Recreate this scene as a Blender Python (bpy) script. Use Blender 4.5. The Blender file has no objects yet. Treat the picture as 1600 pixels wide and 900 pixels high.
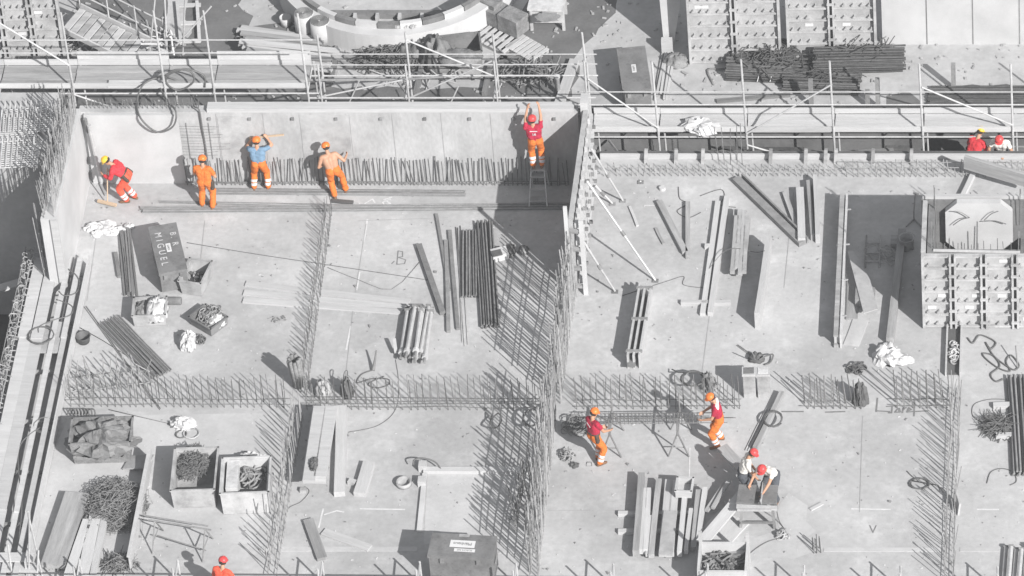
import bpy, math, random
import numpy as np
from mathutils import Vector, Matrix, noise
random.seed(7)
S = bpy.context.scene
C = S.collection
rad = math.radians
U = random.uniform

# ------------------------------------------------------------------ camera, sky, sun, exposure
PSI, PIT, ROL, FPX, DIST = rad(-7.9), rad(41.0), rad(-5.05), 9000.0, 150.0
FW = Vector((math.sin(PSI)*math.cos(PIT), math.cos(PSI)*math.cos(PIT), -math.sin(PIT)))
_r = Vector((math.cos(PSI), -math.sin(PSI), 0)); _u = _r.cross(FW)
RT = math.cos(ROL)*_r + math.sin(ROL)*_u
UP = -math.sin(ROL)*_r + math.cos(ROL)*_u
CAM = -DIST*FW
cd = bpy.data.cameras.new('camera'); cam = bpy.data.objects.new('camera', cd); C.objects.link(cam)
cd.sensor_width = 36; cd.lens = FPX/1600*36; cd.clip_start = 1; cd.clip_end = 2000
m = Matrix.Identity(4)
for i in range(3):
    m[i][0], m[i][1], m[i][2], m[i][3] = RT[i], UP[i], -FW[i], CAM[i]
cam.matrix_world = m
S.camera = cam
SUNV = Vector((.95, -1.16, 1.0)).normalized()          # towards the sun
SUN_EL = math.asin(SUNV.z); SUN_AZ = math.atan2(SUNV.x, SUNV.y)
w = bpy.data.worlds.new('World'); S.world = w; w.use_nodes = True
nt = w.node_tree; bg = nt.nodes['Background']
sky = nt.nodes.new('ShaderNodeTexSky'); sky.sky_type = 'NISHITA'; sky.sun_disc = False
sky.sun_elevation = SUN_EL; sky.sun_rotation = SUN_AZ
hs = nt.nodes.new('ShaderNodeHueSaturation'); hs.inputs['Saturation'].default_value = .12
nt.links.new(sky.outputs[0], hs.inputs['Color']); nt.links.new(hs.outputs[0], bg.inputs[0])
bg.inputs[1].default_value = .064
sl = bpy.data.lights.new('sun', 'SUN'); sl.energy = 3.6; sl.angle = rad(.5); sl.color = (1, .985, .965)
so = bpy.data.objects.new('sun', sl); C.objects.link(so); so.location = SUNV*60
so.rotation_euler = SUNV.to_track_quat('Z', 'Y').to_euler()
vs = S.view_settings; vs.view_transform = 'Standard'; vs.look = 'None'; vs.exposure = 1.04; vs.gamma = 1

# ------------------------------------------------------------------ where a point of the photograph lies in the place
def ray(x, y): return FW + RT*((x-800)/FPX) + UP*((450-y)/FPX)
def P(x, y, z=0.0):
    d = ray(x, y); return CAM + d*((z-CAM.z)/d.z)
def PX(x, y, X):
    d = ray(x, y); return CAM + d*((X-CAM.x)/d.x)
def PY(x, y, Y):
    d = ray(x, y); return CAM + d*((Y-CAM.y)/d.y)
V = Vector

# ------------------------------------------------------------------ materials
def mat(name, col, var=.12, scale=1.5, rough=.85, bump=.15, metal=0, rand=0., stretch=(1, 1, 1), fine=30, stain=0., stain_scale=.6, stain_val=.6, spots=0., smear=0.):
    if isinstance(col, (int, float)): col = (col, col, col*1.01)
    m = bpy.data.materials.new(name); m.use_nodes = True
    n, l = m.node_tree.nodes, m.node_tree.links
    b = n['Principled BSDF']; b.inputs['Roughness'].default_value = rough; b.inputs['Metallic'].default_value = metal
    b.inputs['Specular IOR Level'].default_value = .3
    tc = n.new('ShaderNodeTexCoord'); mp = n.new('ShaderNodeMapping'); l.new(tc.outputs['Object'], mp.inputs[0])
    mp.inputs['Scale'].default_value = stretch
    src = mp.outputs[0]
    if rand:
        oi = n.new('ShaderNodeObjectInfo'); ad = n.new('ShaderNodeVectorMath'); ad.operation = 'ADD'
        sc = n.new('ShaderNodeMath'); sc.operation = 'MULTIPLY'; sc.inputs[1].default_value = 37
        l.new(oi.outputs['Random'], sc.inputs[0]); l.new(mp.outputs[0], ad.inputs[0]); l.new(sc.outputs[0], ad.inputs[1]); src = ad.outputs[0]
    def nz(s, d=4, r=.6):
        t = n.new('ShaderNodeTexNoise'); t.inputs['Scale'].default_value = s; t.inputs['Detail'].default_value = d; t.inputs['Roughness'].default_value = r
        l.new(src, t.inputs[0]); return t.outputs[0]
    def mr(x, a, bb, lo=.3, hi=.7):
        t = n.new('ShaderNodeMapRange'); t.inputs[1].default_value = lo; t.inputs[2].default_value = hi; t.inputs[3].default_value = a; t.inputs[4].default_value = bb
        l.new(x, t.inputs[0]); return t.outputs[0]
    def mul(a, bb):
        t = n.new('ShaderNodeMath'); t.operation = 'MULTIPLY'; l.new(a, t.inputs[0])
        if isinstance(bb, float): t.inputs[1].default_value = bb
        else: l.new(bb, t.inputs[1])
        return t.outputs[0]
    f = mr(nz(scale), 1-var, 1+var)
    f = mul(f, mr(nz(fine, 3), 1-var*.6, 1+var*.6))
    if stain: f = mul(f, mr(nz(stain_scale, 5, .65), stain_val, 1., .5-stain*.5+.02, .62-stain*.2))
    if spots: f = mul(f, mr(nz(9, 2), 1-spots, 1., .30, .36))
    if smear: f = mul(f, mr(nz(1.3, 6, .7), 1., 1+smear, .52, .72))
    if rand:
        f = mul(f, mr(oi.outputs['Random'], 1-rand, 1+rand, 0, 1))
    cm = n.new('ShaderNodeMix'); cm.data_type = 'RGBA'; cm.blend_type = 'MULTIPLY'; cm.inputs[0].default_value = 1
    cm.inputs[6].default_value = (*col, 1); l.new(f, cm.inputs[7]); l.new(cm.outputs[2], b.inputs['Base Color'])
    if bump:
        bp = n.new('ShaderNodeBump'); bp.inputs['Strength'].default_value = bump; bp.inputs['Distance'].default_value = .03
        l.new(nz(fine*.6, 4), bp.inputs['Height']); l.new(bp.outputs[0], b.inputs['Normal'])
    return m
M = dict(
    floor=mat('floor_concrete', .40, .11, .4, bump=.25, fine=7, stain=.25, stain_scale=.22, stain_val=.84, spots=.10, smear=.22),
    pour=mat('fresh_concrete', .44, .08, .8, bump=.2, fine=9, stain=.2, stain_val=.88),
    wall=mat('wall_concrete', .365, .16, 1.1, bump=.1, fine=12, stain=.5, stain_scale=.8, stain_val=.80, stretch=(1, 1, .45)),
    white=mat('white_formwork_sheet', .48, .06, .9, rough=.6, bump=.03, stain=.2, stain_scale=.8, stain_val=.9),
    sheet=mat('pale_shutter_sheet', .435, .07, .9, rough=.6, bump=.03, stain=.3, stain_scale=.8, stain_val=.9),
    dirt=mat('dark_damp_ground', .13, .25, .5, bump=.5, fine=6, stain=.4, stain_val=.7),
    pit=mat('excavated_earth', .045, .35, .6, bump=.8, fine=4),
    asph=mat('bitumen_membrane', .135, .12, .9, bump=.25, fine=12, stain=.25, stain_val=.7),
    pale=mat('pale_screed', .38, .12, .6, bump=.3, fine=6, stain=.4, stain_scale=.5, stain_val=.78),
    wood=mat('weathered_timber', .32, .16, 2.2, bump=.2, rand=.16, stretch=(.35, 3.5, 3.5), fine=16, stain=.25, stain_scale=.7, stain_val=.75),
    palewood=mat('new_pale_timber', .42, .10, 2.2, bump=.12, rand=.10, stretch=(.35, 3.5, 3.5), fine=16),
    darkwood=mat('dark_wet_timber', .16, .2, 2.2, bump=.2, rand=.2, stretch=(.35, 4, 4), fine=16),
    ply=mat('film_faced_plywood', .35, .14, 1.4, bump=.08, rand=.08, fine=10, stain=.45, stain_scale=1.3, stain_val=.72),
    frame=mat('formwork_steel_frame', .40, .12, 3, rough=.6, bump=.05, stain=.3, stain_scale=2, stain_val=.7),
    galv=mat('galvanised_tube', .44, .14, 4, rough=.5, bump=.05, metal=.15, rand=.1, fine=20),
    stock=mat('dark_bar_stock', .075, .3, 5, rough=.8, bump=.3, rand=.3, fine=40),
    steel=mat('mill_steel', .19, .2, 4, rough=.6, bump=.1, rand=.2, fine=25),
    rebar=mat('rusty_rebar', .145, .25, 6, rough=.8, bump=.1, rand=.35, fine=60),
    rebarl=mat('grey_rebar', .26, .25, 6, rough=.7, bump=.1, rand=.3, fine=60),
    dark=mat('dark_painted_steel', .17, .12, 1.6, rough=.6, bump=.06, fine=18, stain=.3, stain_scale=2.2, stain_val=.75, spots=.15),
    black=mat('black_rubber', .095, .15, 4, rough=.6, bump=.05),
    cable=mat('dark_cable_sheath', .11, .15, 4, rough=.55, bump=0),
    rag=mat('white_plastic_sheet', .50, .08, 3, rough=.5, bump=.15, fine=12, stain=.4, stain_scale=3, stain_val=.78),
    sack=mat('grey_sackcloth', .20, .28, 5, bump=.5, fine=40, stain=.4, stain_scale=3, stain_val=.7),
    gbin=mat('dusty_grey_bin', .34, .12, 2, bump=.1, fine=14, stain=.4, stain_scale=2, stain_val=.7),
    wbin=mat('dusty_white_bin', .43, .08, 2, bump=.06, fine=14, stain=.3, stain_scale=2, stain_val=.8),
    chalk=mat('white_chalk_line', .53, .15, 5, bump=0, fine=40),
    ink=mat('dark_marker', .17, .2, 5, bump=0, fine=40),
    label=mat('white_sticker', .56, .04, 5, bump=0),
    # people
    skin=mat('skin', (.42, .235, .155), .06, 6, rough=.55, bump=.03),
    hair=mat('dark_hair', (.03, .022, .018), .1, 20, bump=.2),
    orange=mat('orange_work_cloth', (.56, .15, .03), .12, 5, rough=.9, bump=.25, fine=18),
    redcloth=mat('red_work_cloth', (.50, .035, .045), .12, 5, rough=.9, bump=.25, fine=18),
    vest=mat('crimson_work_cloth', (.34, .018, .045), .12, 5, rough=.9, bump=.25, fine=18),
    coral=mat('faded_red_trouser_cloth', (.66, .09, .05), .12, 5, rough=.9, bump=.25, fine=18),
    blue=mat('faded_blue_cloth', (.14, .22, .31), .12, 5, rough=.9, bump=.25, fine=18),
    whitec=mat('white_cloth', (.62, .60, .57), .06, 5, rough=.9, bump=.25, fine=18),
    grey_cloth=mat('dark_grey_trouser_cloth', (.07, .075, .085), .12, 5, rough=.9, bump=.25, fine=18),
    band=mat('silver_reflective_band', (.55, .54, .56), .05, 8, rough=.4, bump=0),
    boots=mat('brown_boot_leather', (.15, .08, .045), .2, 9, rough=.7),
    joint=mat('floor_joint', .31, .15, 3, bump=0),
    belt=mat('tool_belt_leather', (.06, .045, .035), .2, 9, rough=.7),
    hyellow=mat('yellow_helmet_shell', (.66, .42, .04), .03, 4, rough=.35, bump=0),
    horange=mat('orange_helmet_shell', (.68, .17, .035), .05, 4, rough=.35, bump=0),
    hred=mat('red_helmet_shell', (.52, .06, .06), .05, 4, rough=.35, bump=0),
    broomwood=mat('pale_broom_wood', (.45, .34, .24), .1, 6),
)

# ------------------------------------------------------------------ mesh builder
class MB:
    def __init__(s): s.v = []; s.f = []
    def add(s, vs, fs):
        k = len(s.v); s.v += [V(x) for x in vs]; s.f += [tuple(i+k for i in f) for f in fs]; return s
    def hexa(s, b, t):                       # 4 bottom + 4 top corners, counter-clockwise
        return s.add(list(b)+list(t), [(3, 2, 1, 0), (4, 5, 6, 7), (0, 1, 5, 4), (1, 2, 6, 5), (2, 3, 7, 6), (3, 0, 4, 7)])
    def box(s, c, d, rz=0.):                 # centre of the base, (dx, dy, dz)
        c = V(c); a, b = d[0]/2, d[1]/2; R = Matrix.Rotation(rz, 3, 'Z')
        q = [R @ V(p) for p in ((-a, -b, 0), (a, -b, 0), (a, b, 0), (-a, b, 0))]
        return s.hexa([c+p for p in q], [c+p+V((0, 0, d[2])) for p in q])
    def prism(s, poly, z0, z1):
        n = len(poly); vs = [(p[0], p[1], z0) for p in poly]+[(p[0], p[1], z1) for p in poly]
        return s.add(vs, [tuple(range(n-1, -1, -1)), tuple(range(n, 2*n))]+[(i, (i+1) % n, n+(i+1) % n, n+i) for i in range(n)])
    def beam(s, p, q, w, h, up=(0, 0, 1)):   # rectangular bar; p and q on its lower centre line
        p, q = V(p), V(q); d = (q-p).normalized(); up = V(up)
        if abs(d.dot(up)) > .98: up = V((0, 1, 0))
        x = d.cross(up).normalized(); y = x.cross(d).normalized()
        a = [x*(-w/2), x*(w/2), x*(w/2)+y*h, x*(-w/2)+y*h]
        return s.hexa([p+k for k in a], [q+k for k in a])
    def tube(s, pts, r, n=6, cap=True):
        pts = [V(p) for p in pts]; k0 = len(s.v); N = len(pts)
        ref = V((0, 0, 1)); t0 = (pts[1]-pts[0]).normalized()
        if abs(t0.z) > .9: ref = V((1, 0, 0))
        nx = t0.cross(ref).normalized()
        for i, p in enumerate(pts):
            t = (pts[min(i+1, N-1)]-pts[max(i-1, 0)]).normalized()
            nx = (nx-t*nx.dot(t))
            if nx.length < 1e-5: nx = t.orthogonal()
            nx.normalize(); ny = t.cross(nx)
            rr = r[i] if isinstance(r, (list, tuple)) else r
            for j in range(n):
                a = 2*math.pi*j/n; s.v.append(p+nx*(rr*math.cos(a))+ny*(rr*math.sin(a)))
        for i in range(N-1):
            for j in range(n):
                s.f.append((k0+i*n+j, k0+i*n+(j+1) % n, k0+(i+1)*n+(j+1) % n, k0+(i+1)*n+j))
        if cap:
            s.f.append(tuple(k0+j for j in range(n-1, -1, -1))); s.f.append(tuple(k0+(N-1)*n+j for j in range(n)))
        return s
    def lathe(s, prof, c, n=16, M3=None):    # (radius, height) pairs round local z
        c = V(c); k0 = len(s.v)
        for r, h in prof:
            for j in range(n):
                a = 2*math.pi*j/n; p = V((r*math.cos(a), r*math.sin(a), h))
                if M3: p = M3 @ p
                s.v.append(c+p)
        for i in range(len(prof)-1):
            for j in range(n):
                s.f.append((k0+i*n+j, k0+i*n+(j+1) % n, k0+(i+1)*n+(j+1) % n, k0+(i+1)*n+j))
        s.f.append(tuple(k0+j for j in range(n-1, -1, -1))); s.f.append(tuple(k0+(len(prof)-1)*n+j for j in range(n)))
        return s
    def build(s, name, m, parent=None, smooth=False, loc=None):
        me = bpy.data.meshes.new(name); o = bpy.data.objects.new(name, me); C.objects.link(o)
        off = V((0, 0, 0))
        if parent is not None:
            o.parent = parent; q = parent
            while q is not None: off += V(q.location); q = q.parent
        elif loc is not None:
            o.location = loc; off = V(loc)
        me.from_pydata([tuple(v-off) for v in s.v], [], s.f)
        me.materials.append(M[m] if isinstance(m, str) else m)
        if smooth:
            for p in me.polygons: p.use_smooth = True
        return o

def tag(o, label=None, cat=None, group=None, kind=None):
    if label: o['label'] = label
    if cat: o['category'] = cat
    if group: o['group'] = group
    if kind: o['kind'] = kind
    return o
def thing(name, label, cat, loc=(0, 0, 0), group=None):
    o = bpy.data.objects.new(name, None); C.objects.link(o); o.location = loc; o.empty_display_size = .2
    return tag(o, label, cat, group)
def solo(name, mb, m, label, cat, group=None, smooth=False, loc=None, kind=None):
    if loc is None:
        n = len(mb.v); loc = sum(mb.v, V((0, 0, 0)))/n; loc.z = min(v.z for v in mb.v)
    return tag(mb.build(name, m, None, smooth, loc), label, cat, group, kind)
def struct(name, mb, m): return tag(mb.build(name, m), kind='structure')

def spline(pts, k=6):
    pts = [V(p) for p in pts]; out = []
    for i in range(len(pts)-1):
        a, b, c, d = pts[max(i-1, 0)], pts[i], pts[i+1], pts[min(i+2, len(pts)-1)]
        for j in range(k):
            t = j/k
            out.append(.5*((2*b)+(c-a)*t+(2*a-5*b+4*c-d)*t*t+(3*b-a-3*c+d)*t**3))
    out.append(pts[-1]); return out

def plank(p, q, w, h, m, label, name='plank', cat='plank', group=None, warp=.0):
    p, q = V(p), V(q); d = q-p; L = d.length; mb = MB(); n = 6
    rx = [(-w/2, 0), (w/2, 0), (w/2, h), (-w/2, h)]
    sg = U(-1, 1)*.012; vs = []; fs = []
    for i in range(n+1):
        x = L*i/n; b = sg*math.sin(math.pi*i/n)
        vs += [(x, y+b, z) for y, z in rx]
    for i in range(n):
        for j in range(4): fs.append((i*4+j, i*4+4+j, i*4+4+(j+1) % 4, i*4+(j+1) % 4))
    fs += [(0, 1, 2, 3), (n*4+3, n*4+2, n*4+1, n*4)]
    mb.add(vs, fs); o = mb.build(name, m); o.location = p
    x = d.normalized(); y = V((0, 0, 1)).cross(x).normalized(); z = x.cross(y)
    o.rotation_euler = Matrix((x, y, z)).transposed().to_euler()
    return tag(o, label, cat, group)

def blob(c, sx, sy, sz, amp=.3, freq=2.2, seed=0, n=28, flat=.0, ridge=False):
    mb = MB(); c = V(c); vs = []; fs = []; nr = n//2
    for i in range(nr+1):
        th = math.pi*i/nr
        for j in range(n):
            ph = 2*math.pi*j/n; d = V((math.sin(th)*math.cos(ph), math.sin(th)*math.sin(ph), math.cos(th)))
            k = noise.fractal(d*freq+V((seed*3.1, seed*1.7, 0)), 1., 2., 4)
            if ridge: k = .5-abs(k)*1.6
            r = 1+amp*k
            z = d.z*r*sz
            vs.append(c+V((d.x*r*sx, d.y*r*sy, max(z, -sz*.02)+.01 if z < 0 else z+.01)))
    for i in range(nr):
        for j in range(n): fs.append((i*n+j, (i+1)*n+j, (i+1)*n+(j+1) % n, i*n+(j+1) % n))
    return mb.add(vs, fs)

def bar_mesh(L, r, n=5):
    mb = MB(); k = 3
    pts = [V((0, 0, L*i/k)) for i in range(k+1)]; mb.tube(pts, r, n)
    me = bpy.data.meshes.new('bar'); me.from_pydata([tuple(v) for v in mb.v], [], mb.f); return me
_bars = {}
def bar_obj(p, L, r, m, parent, lean=(0, 0), name='bar'):
    key = (round(L, 1), r, m)
    if key not in _bars:
        _bars[key] = bar_mesh(key[0], r); _bars[key].materials.append(M[m])
    o = bpy.data.objects.new(name, _bars[key]); C.objects.link(o)
    o.parent = parent; o.location = V(p)-V(parent.location); o.rotation_euler = (lean[0], lean[1], U(0, 6))
    o.rotation_mode = 'XYZ'; o.scale = (1, 1, L/key[0]); return o

def rebar_row(label, a, b, h, step=.17, rows=2, gap=.2, m='rebar', r=.015, z0=0., tie=(.15,), jit=.05, hj=.12, group='rows of starter bars standing in the slab', skip=0.):
    a, b = V(a), V(b); d = (b-a); L = d.length; d.normalize(); nrm = V((-d.y, d.x, 0))
    t = thing('starter_bar_row', label, 'rebar row', (a+b)/2*1.0, group); t.location.z = z0
    cnt = 0; rest = MB()
    for k in range(rows):
        off = nrm*(gap*(k-(rows-1)/2)); s = U(0, step)
        while s < L:
            p = a+d*(s+U(-.03, .03))+off; p.z = z0; s += step
            if U(0, 1) < skip: continue
            hh = h*(1+U(-hj, hj*.4)); lx, ly = random.gauss(0, jit), random.gauss(0, jit)
            if cnt < 98: bar_obj(p, hh, r, m, t, (lx, ly)); cnt += 1
            else: rest.tube([p, p+V((ly*hh, -lx*hh, hh))], r, 5)
        for z in tie:
            q = MB().tube(spline([a+d*(L*i/5)+off+V((0, 0, z0+z+U(-.03, .03))) for i in range(6)], 3), r*.9, 5)
            q.build('tie_bar', m, t)
    if rest.v: tag(rest.build('bar', m, t), kind='stuff')
    return t

def bundle(label, a, b, w, n, r=.014, m='rebar', layers=2, spread=.0, lj=.08, group=None, name='bar_bundle', cat='rebar bundle', z=0.):
    a, b = V(a), V(b); d = (b-a); L = d.length; d.normalize(); nrm = V((-d.y, d.x, 0))
    t = thing(name, label, cat, a, group)
    for i in range(n):
        ly = i % layers; u = (i/(max(n-1, 1))-.5)*w+U(-.01, .01)
        p = a+nrm*u-d*U(0, lj)*L*.5; q = b+nrm*(u*(1+spread)+U(-.02, .02))+d*U(-lj, lj)*L*.3
        zz = V((0, 0, z+r*(1+1.8*ly)))
        mid = (p+q)/2+nrm*U(-.015, .015)
        MB().tube([p+zz, mid+zz, q+zz], r, 5).build('bar', m, t)
    return t

def cable(label, pts, r=.012, m='cable', name='cable', cat='cable', z=None, group=None, k=6):
    q = [P(p[0], p[1], (p[2] if len(p) > 2 else r)) for p in pts]
    return solo(name, MB().tube(spline(q, k), r, 6), m, label, cat, group, True)

def coil(label, c, R, turns, r=.012, m='cable', name='hose_coil', cat='hose', sq=1., tail=None, zc=None):
    c = V(c); pts = []; s = U(0, 6)
    for i in range(int(turns*14)+1):
        a = s+2*math.pi*i/14; rr = R*(1+.14*math.sin(i*.37+s)+U(-.03, .03))
        pts.append(c+V((rr*math.cos(a), rr*sq*math.sin(a), r+.012*(i/14)+U(0, .01))))
    if tail: pts += [V(t) for t in tail]
    return solo(name, MB().tube(pts, r, 6), m, label, cat, None, True)

def heap(label, c, sx, sy, sz, n, r=.007, m='rebar', kind_loop='stirrup', name='wire_heap', cat='scrap heap', size=.3, zb=0.):
    mb = MB(); c = V(c)
    for i in range(n):
        a = U(0, 6.28); q = math.sqrt(U(0, 1)); x, y = q*math.cos(a), q*math.sin(a)
        p = c+V((x*sx, y*sy, zb+U(.0, 1)*sz*(1-q*q*.8)))
        yaw = U(0, 6.28); pit = U(-.7, .7); R = Matrix.Rotation(yaw, 3, 'Z') @ Matrix.Rotation(pit, 3, 'X') @ Matrix.Rotation(U(-.6, .6), 3, 'Y')
        s = size*U(.6, 1.2)
        if kind_loop == 'stirrup':
            l = [(-s*.5, -s*.3, 0), (s*.5, -s*.3, 0), (s*.5, s*.3, 0), (-s*.5, s*.3, 0), (-s*.5, -s*.3, .02)]
        elif kind_loop == 'loop':
            l = [(s*.5*math.cos(t*.7), s*.4*math.sin(t*.7), .01*t) for t in range(9)]
        else:
            l = [(-s*.6, U(-.05, .05), 0), (0, U(-.05, .05)*s, .02), (s*.6, 0, 0)]
        pts = [p+R @ V(x) for x in l]
        pts = [V((t.x, t.y, max(t.z, c.z+zb+r))) for t in pts]
        mb.tube(pts, r, 4)
    return solo(name, mb, m, label, cat, kind='stuff')

def bin_(label, c, lx, ly, h, rz, m, name='open_bin', cat='bin', th=.04, taper=.06, rim=True, group=None, feet=False):
    c = V(c); t = thing(name, label, cat, c, group); R = Matrix.Rotation(rz, 3, 'Z')
    def ring(x, y, z): return [c+R @ V(p) for p in ((-x, -y, z), (x, -y, z), (x, y, z), (-x, y, z))]
    a, b = lx/2, ly/2; k = 1-taper
    o0, o1 = ring(a*k, b*k, .02), ring(a, b, h); i0, i1 = ring(a*k-th, b*k-th, .06), ring(a-th, b-th, h)
    mb = MB(); vs = o0+o1+i1+i0
    fs = [(3, 2, 1, 0)]
    for j in range(4):
        n = (j+1) % 4
        fs += [(j, n, 4+n, 4+j), (4+j, 4+n, 8+n, 8+j), (8+j, 8+n, 12+n, 12+j)]
    fs.append((12, 13, 14, 15)); mb.add(vs, fs); mb.build('body', m, t)
    if rim:
        for j in range(4):
            p, q = o1[j], o1[(j+1) % 4]; d = (q-p).normalized()*.02
            MB().beam(p-d+V((0, 0, .004)), q+d+V((0, 0, .004)), .05, .035).build('rim', m, t)
    return t

def crate_text(parent, txt, c, ux, uy, size, m, name='lettering', off=.004, sp=1., bold=.015):
    cu = bpy.data.curves.new(name, 'FONT'); cu.body = txt; cu.size = size; cu.align_x = 'CENTER'; cu.align_y = 'CENTER'; cu.offset = size*bold; cu.space_character = sp
    tmp = bpy.data.objects.new(name, cu); C.objects.link(tmp)
    dg = bpy.context.evaluated_depsgraph_get(); me = bpy.data.meshes.new_from_object(tmp.evaluated_get(dg)); bpy.data.objects.remove(tmp)
    ux, uy = V(ux).normalized(), V(uy).normalized(); nn = ux.cross(uy)
    for v in me.vertices:
        p = V(c)+ux*v.co.x+uy*v.co.y+nn*off
        v.co = p-V(parent.location) if parent else p
    o = bpy.data.objects.new(name, me); C.objects.link(o); me.materials.clear(); me.materials.append(M[m])
    if parent: o.parent = parent
    return o

def strokes(lines, wid, z=.004):
    mb = MB()
    for ln in lines:
        pts = [P(x, y, z) for x, y in ln]
        for i in range(len(pts)-1):
            p, q = pts[i], pts[i+1]; d = (q-p).normalized(); nn = V((-d.y, d.x, 0))*wid/2; e = d*wid*.3; zz = V((0, 0, .0005*i))
            mb.add([p-e+nn+zz, p-e-nn+zz, q+e-nn+zz, q+e+nn+zz], [(0, 1, 2, 3)])
    return mb

# ------------------------------------------------------------------ ground, slab, trench
YW = 4.30; ZW = 2.52
XL, XC, XR = -11.7, 1.72, 11.62
g = MB(); g.add([(-280, -280, -3.2), (280, -280, -3.2), (280, 280, -3.2), (-280, 280, -3.2)], [(0, 1, 2, 3)])
struct('ground', g, 'pit')
struct('floor_slab', MB().prism([(-13.0, -11.05), (24, -11.05), (24, 5.2), (1.75, 5.2), (1.75, 4.58), (-12.22, 4.58), (-12.22, -.35), (-13.0, -.35)], -3.19, 0), 'floor')
struct('upper_ground', MB().prism([(-40, 7.35), (40, 7.35), (40, 60), (-40, 60)], -3.19, 0), 'asph')
def patch(name, px, m, z=.004, jag=0.):
    pts = []
    for i, p in enumerate(px):
        a, b = P(*p), P(*px[(i+1) % len(px)]); n = max(1, int((b-a).length/.35)) if jag else 1
        for j in range(n):
            q = a.lerp(b, j/n); k = jag*noise.fractal(q*1.3, 1, 2, 3) if jag and j else 0
            pts.append((q.x+k, q.y+k*.7))
    area = sum(pts[i][0]*pts[(i+1) % len(pts)][1]-pts[(i+1) % len(pts)][0]*pts[i][1] for i in range(len(pts)))
    if area < 0: pts.reverse()
    mb = MB(); mb.add([(x, y, z) for x, y in pts], [tuple(range(len(pts)))]); return struct(name, mb, m)
patch('pale_ground', [(884, 168), (905, 120), (912, 70), (935, 45), (962, 20), (975, -60), (1700, -60), (1700, 168)], 'pale', jag=.35)
patch('pale_ground', [(500, 137), (512, 105), (522, 70), (455, 34), (388, 42), (372, -60), (835, -60), (815, 30), (770, 100), (760, 137)], 'pale', jag=.3)
patch('pale_ground', [(270, 60), (262, 20), (250, -50), (300, -50), (292, 10), (300, 40), (285, 70)], 'pale', .006, jag=.3)
patch('pale_ground', [(-60, 110), (-60, -50), (130, -50), (120, 40), (160, 60), (120, 120)], 'pale', .005, jag=.3)
# lower bay: later pour, slightly proud, with kerb-like construction joints
struct('joint_strip', MB().beam(P(408, 858), P(652, 858), .16, .012).beam(P(780, 861), P(845, 861), .16, .012), 'pour')
struct('joint_strip', MB().beam(P(1287, 859), P(1470, 859), .14, .012).beam(P(1500, 859), P(1562, 859), .14, .012), 'pour')
patch('pour_patch', [(668, 740), (845, 740), (836, 850), (662, 850)], 'pour', .005)
tag(solo('low_kerb', MB().beam(P(662, 737), P(846, 737), .17, .10), 'white', 'pale low concrete kerb joining the dense cage of bars', 'kerb'))
tag(solo('low_kerb', MB().beam(P(664, 742), P(655, 832), .12, .07), 'white', 'narrow pale upstand running towards the big dark box with the sign', 'kerb'))
patch('pour_patch', [(78, 700), (230, 718), (195, 905), (40, 905)], 'pour', .004)
patch('pour_patch', [(108, 650), (460, 645), (398, 850), (220, 850), (235, 720), (80, 712)], 'pour', .006)
patch('light_scuff', [(1215, 800), (1232, 770), (1262, 790), (1275, 830), (1240, 850)], 'pour', .004, jag=.3)
patch('dust', [(1150, 850), (1205, 832), (1260, 838), (1290, 856), (1240, 874), (1160, 868)], 'pour', .007, jag=.25)

# trench floor bits seen between the scaffold and the slab
patch2 = MB()
struct('trench_bench', MB().prism([(1.9, 5.55), (24, 5.55), (24, 7.3), (1.9, 7.3)], -3.19, -1.42), 'dirt')
struct('lower_slab', MB().prism([(-19, 2.5), (-12.4, 2.5), (-12.4, 5.3), (-19, 5.3)], -3.19, 2.25), 'pale')

# added thin veil of air that lifts the dark tones to a faded look
hz = MB().box((0, 0, -4.2), (640, 640, 108)).build('fade_volume', 'floor'); hz['kind'] = 'stuff'
hm = bpy.data.materials.new('fade_air'); hm.use_nodes = True; hn = hm.node_tree.nodes; hn.remove(hn['Principled BSDF'])
pv = hn.new('ShaderNodeVolumePrincipled'); pv.inputs['Color'].default_value = (.90, .92, .95, 1); pv.inputs['Density'].default_value = .0004
hm.node_tree.links.new(pv.outputs[0], hn['Material Output'].inputs['Volume']); hz.data.materials.clear(); hz.data.materials.append(hm)

# ------------------------------------------------------------------ cast walls
t = thing('concrete_wall', 'long cast concrete wall with a row of tie holes along its top behind the workers', 'wall', (-5, YW, 0))
MB().hexa([(-11.75, YW, .002), (1.55, YW, .002), (1.55, YW+.27, .002), (-11.75, YW+.27, .002)], [(-11.75, YW, ZW-.12), (1.55, YW, ZW-.12), (1.55, YW+.27, ZW-.12), (-11.75, YW+.27, ZW-.12)]).build('wall_body', 'wall', t)
MB().beam((-8.3, YW+.12, ZW-.118), (1.45, YW+.12, ZW-.118), .30, .12).build('top_timber', 'palewood', t)
for x in (327, 390, 457, 525, 595, 664, 734, 803, 866):
    p = PY(x, 184, YW); MB().box((p.x, YW-.03, p.z-.06), (.075, .05, .085)).build('tie_cone', 'steel', t)
for x, w_ in ((343, .02), (416, .02), (490, .02), (545, .02), (617, .02), (693, .02), (770, .02), (828, .02)):
    p = PY(x, 225, YW); MB().box((p.x, YW-.004, .02), (.014, .012, ZW-.2)).build('panel_joint', 'joint', t)
for x0, x1, z0, z1, mm in ((-8.05, -7.15, .1, 2.25, 'ply'), (-5.85, -4.55, .05, 2.3, 'ply'), (-4.52, -3.55, .9, 2.3, 'wall')):
    MB().box(((x0+x1)/2, YW-.006, z0), (x1-x0, .014, z1-z0)).build('shutter_board', mm, t)
o = solo('white_shutter', MB().box((-10.35, YW-.06, .003), (2.52, .09, ZW-.15)), 'sheet', 'bright white shutter sheet covering the wall corner beside the sweeping worker', 'formwork panel')
t = thing('side_wall', 'bright white side wall of the bay seen from its inner face, bars standing on top', 'wall', (XL, 2, 0))
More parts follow.
